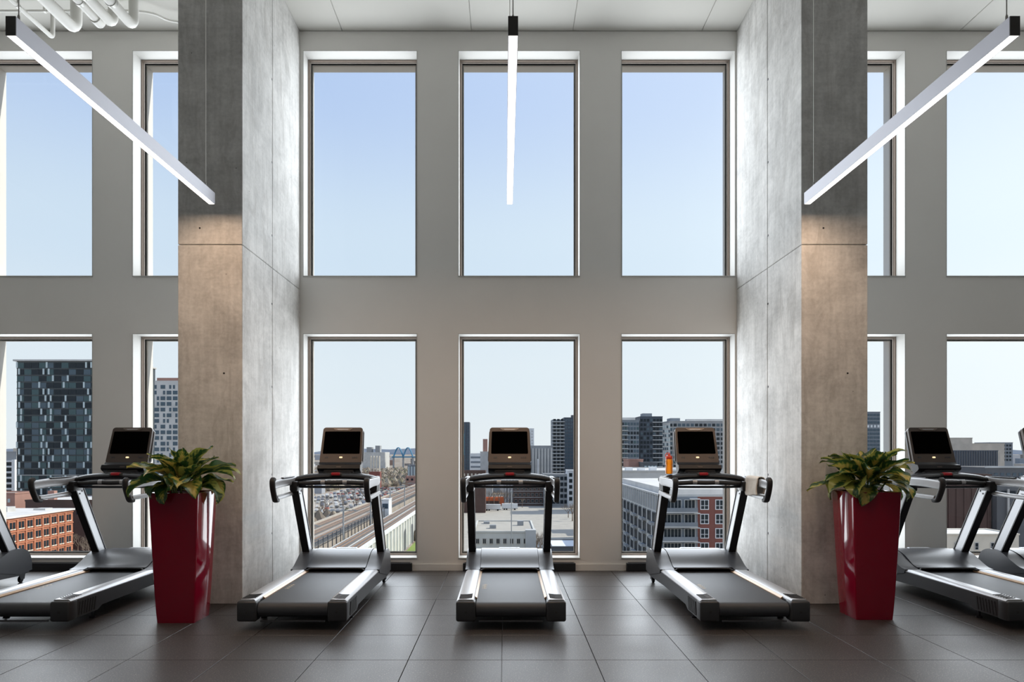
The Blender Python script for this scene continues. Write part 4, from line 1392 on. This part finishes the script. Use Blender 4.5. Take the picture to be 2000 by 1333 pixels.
B = condo('blue_condo', 'blue grey condo block left of the orange bottle', 1190, 1248.5, 822, 430, 'b_bluegrey', ('g_blue', 'g_dark', 'g_teal'), 10, 14, 2.7, ((0.3, 0.62),))
B.box('penthouse', cx(1216, 430), cx(1243, 430), 434, 446, B.z1, B.z1 + 2.0, 'b_palegrey')
B = condo('stepped_condo', 'dark stepped condo tower just left of the orange bottle', 1250, 1294, 815, 440, 'b_navy', ('g_dark', 'g_blue', 'g_dark'), 7, 14, 2.7, ((0.55, 1.0),))
B.box('lift_house', cx(1258, 440), cx(1276, 440), 444, 452, B.z1, B.z1 + 2.4, 'b_bluegrey')
condo('glassy_condo', 'narrow pale glass condo behind the orange bottle', 1294, 1309, 828, 445, 'b_slab', ('g_blue', 'g_pale'), 4, 13, 2.7, ())
B = condo('grid_condo', 'wide grey grid condo behind the screen of the towel treadmill', 1306, 1440, 824, 455, 'b_grey', ('g_dark', 'g_blue', 'g_dark'), 16, 13, 2.9, ())
B.box('lift_house', cx(1313, 455), cx(1332, 455), 460, 470, B.z1, B.z1 + 2.4, 'b_bluegrey')
B.box('roof_screen', cx(1345, 455), cx(1420, 455), 460, 464, B.z1, B.z1 + 1.8, 'b_palegrey')
B = Bld('brown_house', 'brown house in front of the blue grey condos', cx(1228, 330), cx(1256, 330), 330, 345, cz(900, 330), 'b_pink', 'b_roof_dark')
B = Bld('grey_box_house', 'dark grey box building in front of the stepped condo', cx(1256, 320), cx(1284, 320), 320, 335, cz(906, 320), 'b_darkgrey')
for k_ in range(4):
    B.box('window', B.x0 + 0.6 + k_ * 1.5, B.x0 + 1.6 + k_ * 1.5, 319.85, 320, B.z1 - 2.4, B.z1 - 1, 'g_pale')
B = Bld('pale_flat_block', 'low pale flat roofed block behind the apartment building', 42, 82, 262, 312, -6.4, 'b_palegrey', 'b_roof_pale', parapet=0.5)
for k_ in range(5):
    B.box('roof_unit', 45 + k_ * 5.5, 47.5 + k_ * 5.5, 268 + 5 * (k_ % 3), 271 + 5 * (k_ % 3), -6.4, -5.0 - 0.4 * (k_ % 2), 'b_white')

ap = Bld('apartment_block', 'brick and grey apartment block with balconies below the towel treadmill', 31.2, 49.0, 146, 208, -8.0, 'b_redbrick', 'b_roof_pale', parapet=0.5, pmat='b_palegrey')
ap.box('penthouse_deck', 33.4, 49.2, 149, 206, -8.0, -6.6, 'b_roof_pale')
# front: grey balcony part on the left, brick on the right
ap.box('grey_front', 31.6, 38.9, 145.7, 146, GZ, -8.0, 'b_bluegrey')
wl = framed_mesh(3.6, 2.05, 'b_palegrey', 5, 1, 0.1)
wl_p = pane_mesh(3.5, 1.95, 'g_dark', 0.1)
ws = framed_mesh(1.75, 2.05, 'b_white', 2, 2, 0.14)
ws_p = pane_mesh(1.65, 1.95, 'g_dark', 0.1)
wd = framed_mesh(2.2, 2.05, 'b_palegrey', 3, 1, 0.1)
wd_p = pane_mesh(2.1, 1.95, 'g_dark', 0.1)
wk = framed_mesh(3.0, 2.2, 'b_darkgrey', 2, 1, 0.16)
wk_p = pane_mesh(2.8, 2.05, 'g_dark', 0.1)
for r_i in range(9):
    z = -9.6 - r_i * 2.9
    for me_, pm_, u, off in ((wl, wl_p, 33.8, 0.3), (wd, wd_p, 37.3, 0.3), (ws, ws_p, 40.35, 0), (ws, ws_p, 43.4, 0), (ws, ws_p, 46.4, 0)):
        w_o = ap.put('window', me_, 'S', u, z, off)
        link('pane', pm_, w_o)
    bal = ap.box('balcony', 31.6, 38.6, 144.3, 145.7, z - 1.6, z - 1.35, 'b_slab')
    ap.box('railing', 31.6, 38.6, 144.25, 144.33, z - 1.35, z - 0.55, 'b_bluegrey', bal).location = (0, 0, 0)
    ap.box('awning', 38.0 if r_i % 2 else 37.2, 39.2, 144.6, 145.7, z + 1.1, z + 1.25, 'b_slab')
    # shaded west side
    for c_i in range(11):
        y = 149.5 + c_i * 5.2
        if r_i == 0:
            continue
        w_o = ap.put('window', wk, 'W', y, z, 0.2)
        link('pane', wk_p, w_o)
        if c_i % 2 == 0:
            ap.box('balcony', 30.0, 31.0, y - 1.7, y + 1.7, z - 1.5, z - 0.95, 'b_grey')
ap.box('grey_side', 31.0, 31.2, 146.2, 208, GZ, -11.0, 'b_palegrey')
ap.box('glazed_top', 31.05, 31.2, 146.2, 208, -11.0, -7.9, 'b_grey')
for c_i in range(22):
    ap.box('top_mullion', 30.9, 31.05, 148 + c_i * 2.7, 148.3 + c_i * 2.7, -11.0, -7.6, 'b_palegrey')

# --- windows at the right
Y = 500.0
B = Bld('blue_office', 'blue office tower in the gap right of the right column', cx(1672, Y), cx(1719, Y), Y, Y + 20, cz(806, Y), 'b_bluegrey', parapet=0.5)
wme = pane_mesh(2.0, 1.7, 'g_blue')
wmw = pane_mesh(1.3, 1.7, 'b_white')
for r_i in range(16):
    for c_i in range(7):
        B.put('window', wmw if r_i == 3 and c_i > 2 else wme, 'S', B.x0 + 1.3 + c_i * 2.35, B.z1 - 1.8 - r_i * 2.6)
Y = 520.0
B = Bld('beige_block', 'beige block on the skyline in the rightmost window', cx(1836, Y), cx(1899, Y), Y, Y + 20, cz(857, Y), 'b_beige')
B = Bld('beige_annex', 'lower beige block right of the taller beige one', cx(1897, 540), cx(1962, 540), 540, 560, cz(868, 540), 'b_beige')
Y = 600.0
B = Bld('teal_office', 'dark blue office behind the beige blocks', cx(1934, Y), cx(1978, Y), Y, Y + 20, cz(866, Y), 'b_bluegrey')
wme = pane_mesh(1.6, 1.6, 'g_dark')
for r_i in range(5):
    for c_i in range(7):
        B.put('window', wme, 'S', B.x0 + 1.6 + c_i * 2.5, B.z1 - 2 - r_i * 3)
Y = 455.0
B = Bld('navy_box', 'big navy box building right of the right planter treadmill screen', cx(1842, Y), cx(1949, Y), Y, Y + 30, cz(882, Y), 'b_navy', 'b_roof_dark')
for k_ in range(22):
    B.box('cladding_rib', B.x0 + 0.6 + k_ * 1.55, B.x0 + 1.0 + k_ * 1.55, Y - 0.3, Y, B.z1 - 12, B.z1, 'b_darkgrey')
B.box('beige_wall', B.x1, B.x1 + 2.2, Y + 1, Y + 28, GZ, B.z1 + 0.4, 'b_beige')
Y = 330.0
B = Bld('dark_low_block', 'dark low block with pale roof edge in the rightmost window', cx(1925, Y), cx(2030, Y), Y, Y + 30, cz(914, Y), 'b_darkgrey', 'b_roof_dark', parapet=0)
B.box('roof_edge', B.x0 - 0.3, B.x1, Y - 0.4, Y + 0.2, B.z1 - 0.1, B.z1 + 0.7, 'b_slab')
for k_ in range(8):
    B.box('window', B.x0 + 1.2 + k_ * 2.8, B.x0 + 2.8 + k_ * 2.8, Y - 0.15, Y, B.z1 - 4, B.z1 - 2.4, 'g_blue')
Y = 240.0
B = Bld('brown_plant', 'large dark brown brick plant in the rightmost window', cx(1800, Y), cx(1936, Y), Y, Y + 34, cz(930, Y), 'b_brown', 'b_roof_dark')
for k_ in range(9):
    B.box('brick_pier', B.x0 + 1.0 + k_ * 2.6, B.x0 + 1.5 + k_ * 2.6, Y - 0.3, Y, GZ, B.z1 - 0.6, 'b_brown')
B = Bld('dark_plant', 'nearly black plant building with pipes at the right edge', cx(1947, 238), cx(2060, 238), 238, 270, cz(938, 238), 'b_darkgrey', 'b_roof_dark')
for k_ in range(7):
    B.box('window', B.x0 + 1.5 + k_ * 2.9, B.x0 + 3.2 + k_ * 2.9, 237.85, 238, B.z1 - 5.5, B.z1 - 3.6, 'g_dark')
B.box('duct', B.x0 + 3, B.x0 + 3.5, 237, 237.5, GZ, B.z1 - 3, 'b_palegrey')
Y = 190.0
B = Bld('cream_low_house', 'low cream house with a white roof below the right treadmill', cx(1800, Y), cx(1990, Y), Y, Y + 13, cz(1046, Y), 'b_cream', 'b_white', parapet=0.4)
wme = framed_mesh(1.0, 1.9, 'b_palegrey', 1, 2, 0.1)
pne = pane_mesh(0.95, 1.85, 'g_dark', 0.1)
for px in (1812, 1836, 1868, 1907, 1938, 1968):
    w_o = B.put('window', wme, 'S', cx(px, Y), B.z1 - 2.9)
    link('pane', pne, w_o)

# --- far low city to the horizon: too many and too small to tell apart
m, t, b = new_mat('far_city')
L = t.links.new; nn = t.nodes.new
gi = nn('ShaderNodeNewGeometry')
r1 = nn('ShaderNodeValToRGB')
r1.color_ramp.interpolation = 'CONSTANT'
cols = ((0.34, 0.36, 0.40), (0.22, 0.20, 0.19), (0.52, 0.52, 0.53), (0.30, 0.20, 0.16), (0.42, 0.39, 0.35), (0.20, 0.235, 0.28))
r1.color_ramp.elements[0].color = (*cols[0], 1); r1.color_ramp.elements[1].position = 0.17; r1.color_ramp.elements[1].color = (*cols[1], 1)
for i in range(2, 6):
    e_ = r1.color_ramp.elements.new(i / 6); e_.color = (*cols[i], 1)
L(gi.outputs['Random Per Island'], r1.inputs[0]); L(r1.outputs[0], b.inputs['Base Color'])
b.inputs['Roughness'].default_value = 0.9
fcity = MB()
rnd = random.Random(5)
for k_ in range(1500):
    Y = 620 * (1 + 5.5 * rnd.random() ** 1.6)
    px = rnd.uniform(-40, 2040)
    X = cx(px, Y)
    if -95 < X < -20 and Y < 950 or (600 < px < 830 and Y < 1450) or (600 < px < 830 and rnd.random() < 0.4):
        continue
    if 1440 < Y < 1620 and -420 < X < -150:
        continue
    h = rnd.choice((6, 7, 8, 10, 12, 15, 18, 24)) * (0.7 + 0.5 * rnd.random())
    wd_ = rnd.uniform(8, 26)
    fcity.box(X, X + wd_, Y, Y + rnd.uniform(10, 20), GZ, GZ + h)
o = fcity.obj('distant_low_rises', 'far_city')
tag(o, 'distant low rise city fading to the horizon', 'city', kind='stuff')
ridge = MB()
rp_ = [(-5200 + 260 * i, 6500, GZ + 34 + 22 * math.sin(i * 0.9) + 14 * math.sin(i * 2.3)) for i in range(41)]
for a, b_ in zip(rp_[:-1], rp_[1:]):
    ridge.add([(a[0], 6500, GZ), (b_[0], 6500, GZ), b_, a, (a[0], 7300, GZ), (b_[0], 7300, GZ)], [(0, 1, 2, 3), (3, 2, 5, 4)])
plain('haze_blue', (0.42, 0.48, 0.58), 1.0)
struct(ridge.obj('distant_ridge', 'haze_blue'))

# --- bare trees
def bare_tree(seed, h):
    rn = random.Random(seed)
    trunk, tw = MB(), MB()

    def grow(p, d, ln, r, lev):
        q = p + d * ln
        mb = trunk if lev < 2 else tw
        mb.tube([p, q], [r, r * 0.62], 4 if lev > 0 else 6, up=(0.3, 0.9, 0.1))
        if lev >= 5:
            return
        for _ in range(3 if lev < 4 else 2):
            nd = (d + Vector((rn.uniform(-1, 1), rn.uniform(-1, 1), rn.uniform(-0.25, 0.7))) * (0.62 + 0.06 * lev)).normalized()
            grow(p + d * ln * rn.uniform(0.6, 1.0), nd, ln * rn.uniform(0.58, 0.78), r * 0.58, lev + 1)
    grow(Vector((0, 0, 0)), Vector((0, 0, 1)), h * 0.3, h * 0.022, 0)
    return trunk.mesh('trunk', 'tree_bark'), tw.mesh('branches', 'twig')


TREES = [bare_tree(s, 10.0) for s in (1, 2, 3)]


ORD = ('first', 'second', 'third', 'fourth', 'fifth', 'sixth', 'seventh', 'eighth')


def row(spots_, label, group):
    for i_, (px, Y, s) in enumerate(sorted(spots_)):
        tree(px, Y, s, label + ', ' + ORD[i_] + ' from the left', group)


def tree(px, Y, s, label, group):
    t_ = thing('bare_tree', label, 'tree', (cx(px, Y), Y, GZ), rnd.uniform(0, 6), group)
    a, b_ = TREES[rnd.randrange(3)]
    link('trunk', a, t_, None, None, (s, s, s))
    link('branches', b_, t_, None, None, (s, s, s))


# brown scrub and parked cars, far too many and small to count
rnd = random.Random(12)
sc_ = MB()
for k_ in range(2600):
    Y = rnd.uniform(300, 1300)
    px = rnd.uniform(596, 830)
    X = cx(px, Y)
    if -70 < X < -36 and Y < 670 or (-160 < X < -68 and 390 < Y < 720) or (-112 < X < -74 and 690 < Y < 790) or (-135 < X < -114 and 680 < Y < 706):
        continue
    q = rnd.uniform(1.5, 4.2)
    base = [(X + q * 1.3 * math.cos(a) * rnd.uniform(0.7, 1.2), Y + q * math.sin(a), GZ + q * rnd.uniform(0.3, 0.8)) for a in (0, 1.05, 2.1, 3.14, 4.2, 5.2)]
    low_ = [(a[0], a[1], GZ) for a in base]
    tip = (X + rnd.uniform(-1, 1), Y, GZ + q * rnd.uniform(1.2, 2.2))
    sc_.add(low_ + base + [tip], [(i, (i + 1) % 6, 6 + (i + 1) % 6, 6 + i) for i in range(6)] + [(6 + i, 6 + (i + 1) % 6, 12) for i in range(6)])


def island_mat(name, cols):
    m, t, b = new_mat(name)
    gi = t.nodes.new('ShaderNodeNewGeometry')
    r1 = t.nodes.new('ShaderNodeValToRGB')
    r1.color_ramp.interpolation = 'CONSTANT'
    r1.color_ramp.elements[0].color = (*cols[0], 1)
    r1.color_ramp.elements[1].position = 1 / len(cols)
    r1.color_ramp.elements[1].color = (*cols[1], 1)
    for i in range(2, len(cols)):
        e_ = r1.color_ramp.elements.new(i / len(cols)); e_.color = (*cols[i], 1)
    t.links.new(gi.outputs['Random Per Island'], r1.inputs[0])
    t.links.new(r1.outputs[0], b.inputs['Base Color'])
    b.inputs['Roughness'].default_value = 0.8


island_mat('scrub', ((0.20, 0.155, 0.115), (0.26, 0.21, 0.155), (0.15, 0.12, 0.09), (0.31, 0.27, 0.21), (0.17, 0.15, 0.09)))
tag(sc_.obj('scrub', 'scrub'), 'brown leafless scrub spreading beyond the railway tracks', 'scrub', kind='stuff')
island_mat('car_paint', ((0.5, 0.5, 0.5), (0.3, 0.31, 0.33), (0.06, 0.06, 0.07), (0.6, 0.59, 0.57), (0.25, 0.25, 0.26), (0.14, 0.16, 0.20), (0.42, 0.42, 0.41), (0.10, 0.10, 0.10), (0.30, 0.10, 0.08)))
cars = MB()
for r_i in range(24):
    for c_i in range(24):
        if rnd.random() < 0.25:
            continue
        X, Y = -74.5 - c_i * 3.2 - rnd.uniform(0, 0.4), 404 + r_i * 13 + rnd.uniform(-0.6, 0.6)
        cars.prism([(Y - 2.2, GZ + 0.3), (Y + 2.2, GZ + 0.3), (Y + 2.2, GZ + 0.9), (Y + 1.3, GZ + 1.0), (Y + 0.7, GZ + 1.5), (Y - 1.2, GZ + 1.5), (Y - 1.7, GZ + 1.0), (Y - 2.2, GZ + 0.9)], 'x', X, X + 1.8)
tag(cars.obj('parked_cars', 'car_paint'), 'crowded rows of parked cars left of the railway', 'cars', kind='stuff')
rnd = random.Random(9)
for k_ in range(120):
    Y = rnd.uniform(380, 1000)
    px = rnd.uniform(612, 815)
    if abs(cx(px, Y) + 52) < 18 or (-158 < cx(px, Y) < -68 and 390 < Y < 720 and k_ % 4):
        continue
    tree(px, Y, rnd.uniform(1.0, 1.9), 'bare brown tree in the scrub beyond the railway', 'bare trees beyond the railway')
row(((152, 262, 1.1), (163, 250, 0.9), (172, 259, 1.0), (178, 246, 0.8), (147, 246, 0.6)), 'bare tree beside the orange brick building', 'bare trees by the orange brick building')
row(((955, 478, 1.6), (965, 474, 1.5), (975, 480, 1.7), (985, 476, 1.5), (995, 481, 1.6), (1020, 470, 0.9), (918, 470, 1.4), (930, 462, 1.2)), 'bare tree at the far side of the car park', 'bare trees beyond the car park')
row(((922, 262, 1.3), (932, 256, 1.2), (941, 268, 1.2), (1042, 236, 1.6), (1051, 244, 1.5), (1060, 238, 1.3)), 'bare tree beside the flat tan roofed building', 'bare trees by the flat roof')
row(((1110, 400, 1.2), (1118, 380, 1.4), (1124, 392, 1.2)), 'bare tree at the right edge of the car park', 'bare trees right of the car park')
row(((1232, 238, 2.3), (1245, 234, 2.4), (1219, 240, 2.2), (1256, 239, 2.3)), 'bare tree before the blue grey condo', 'bare trees before the condos')
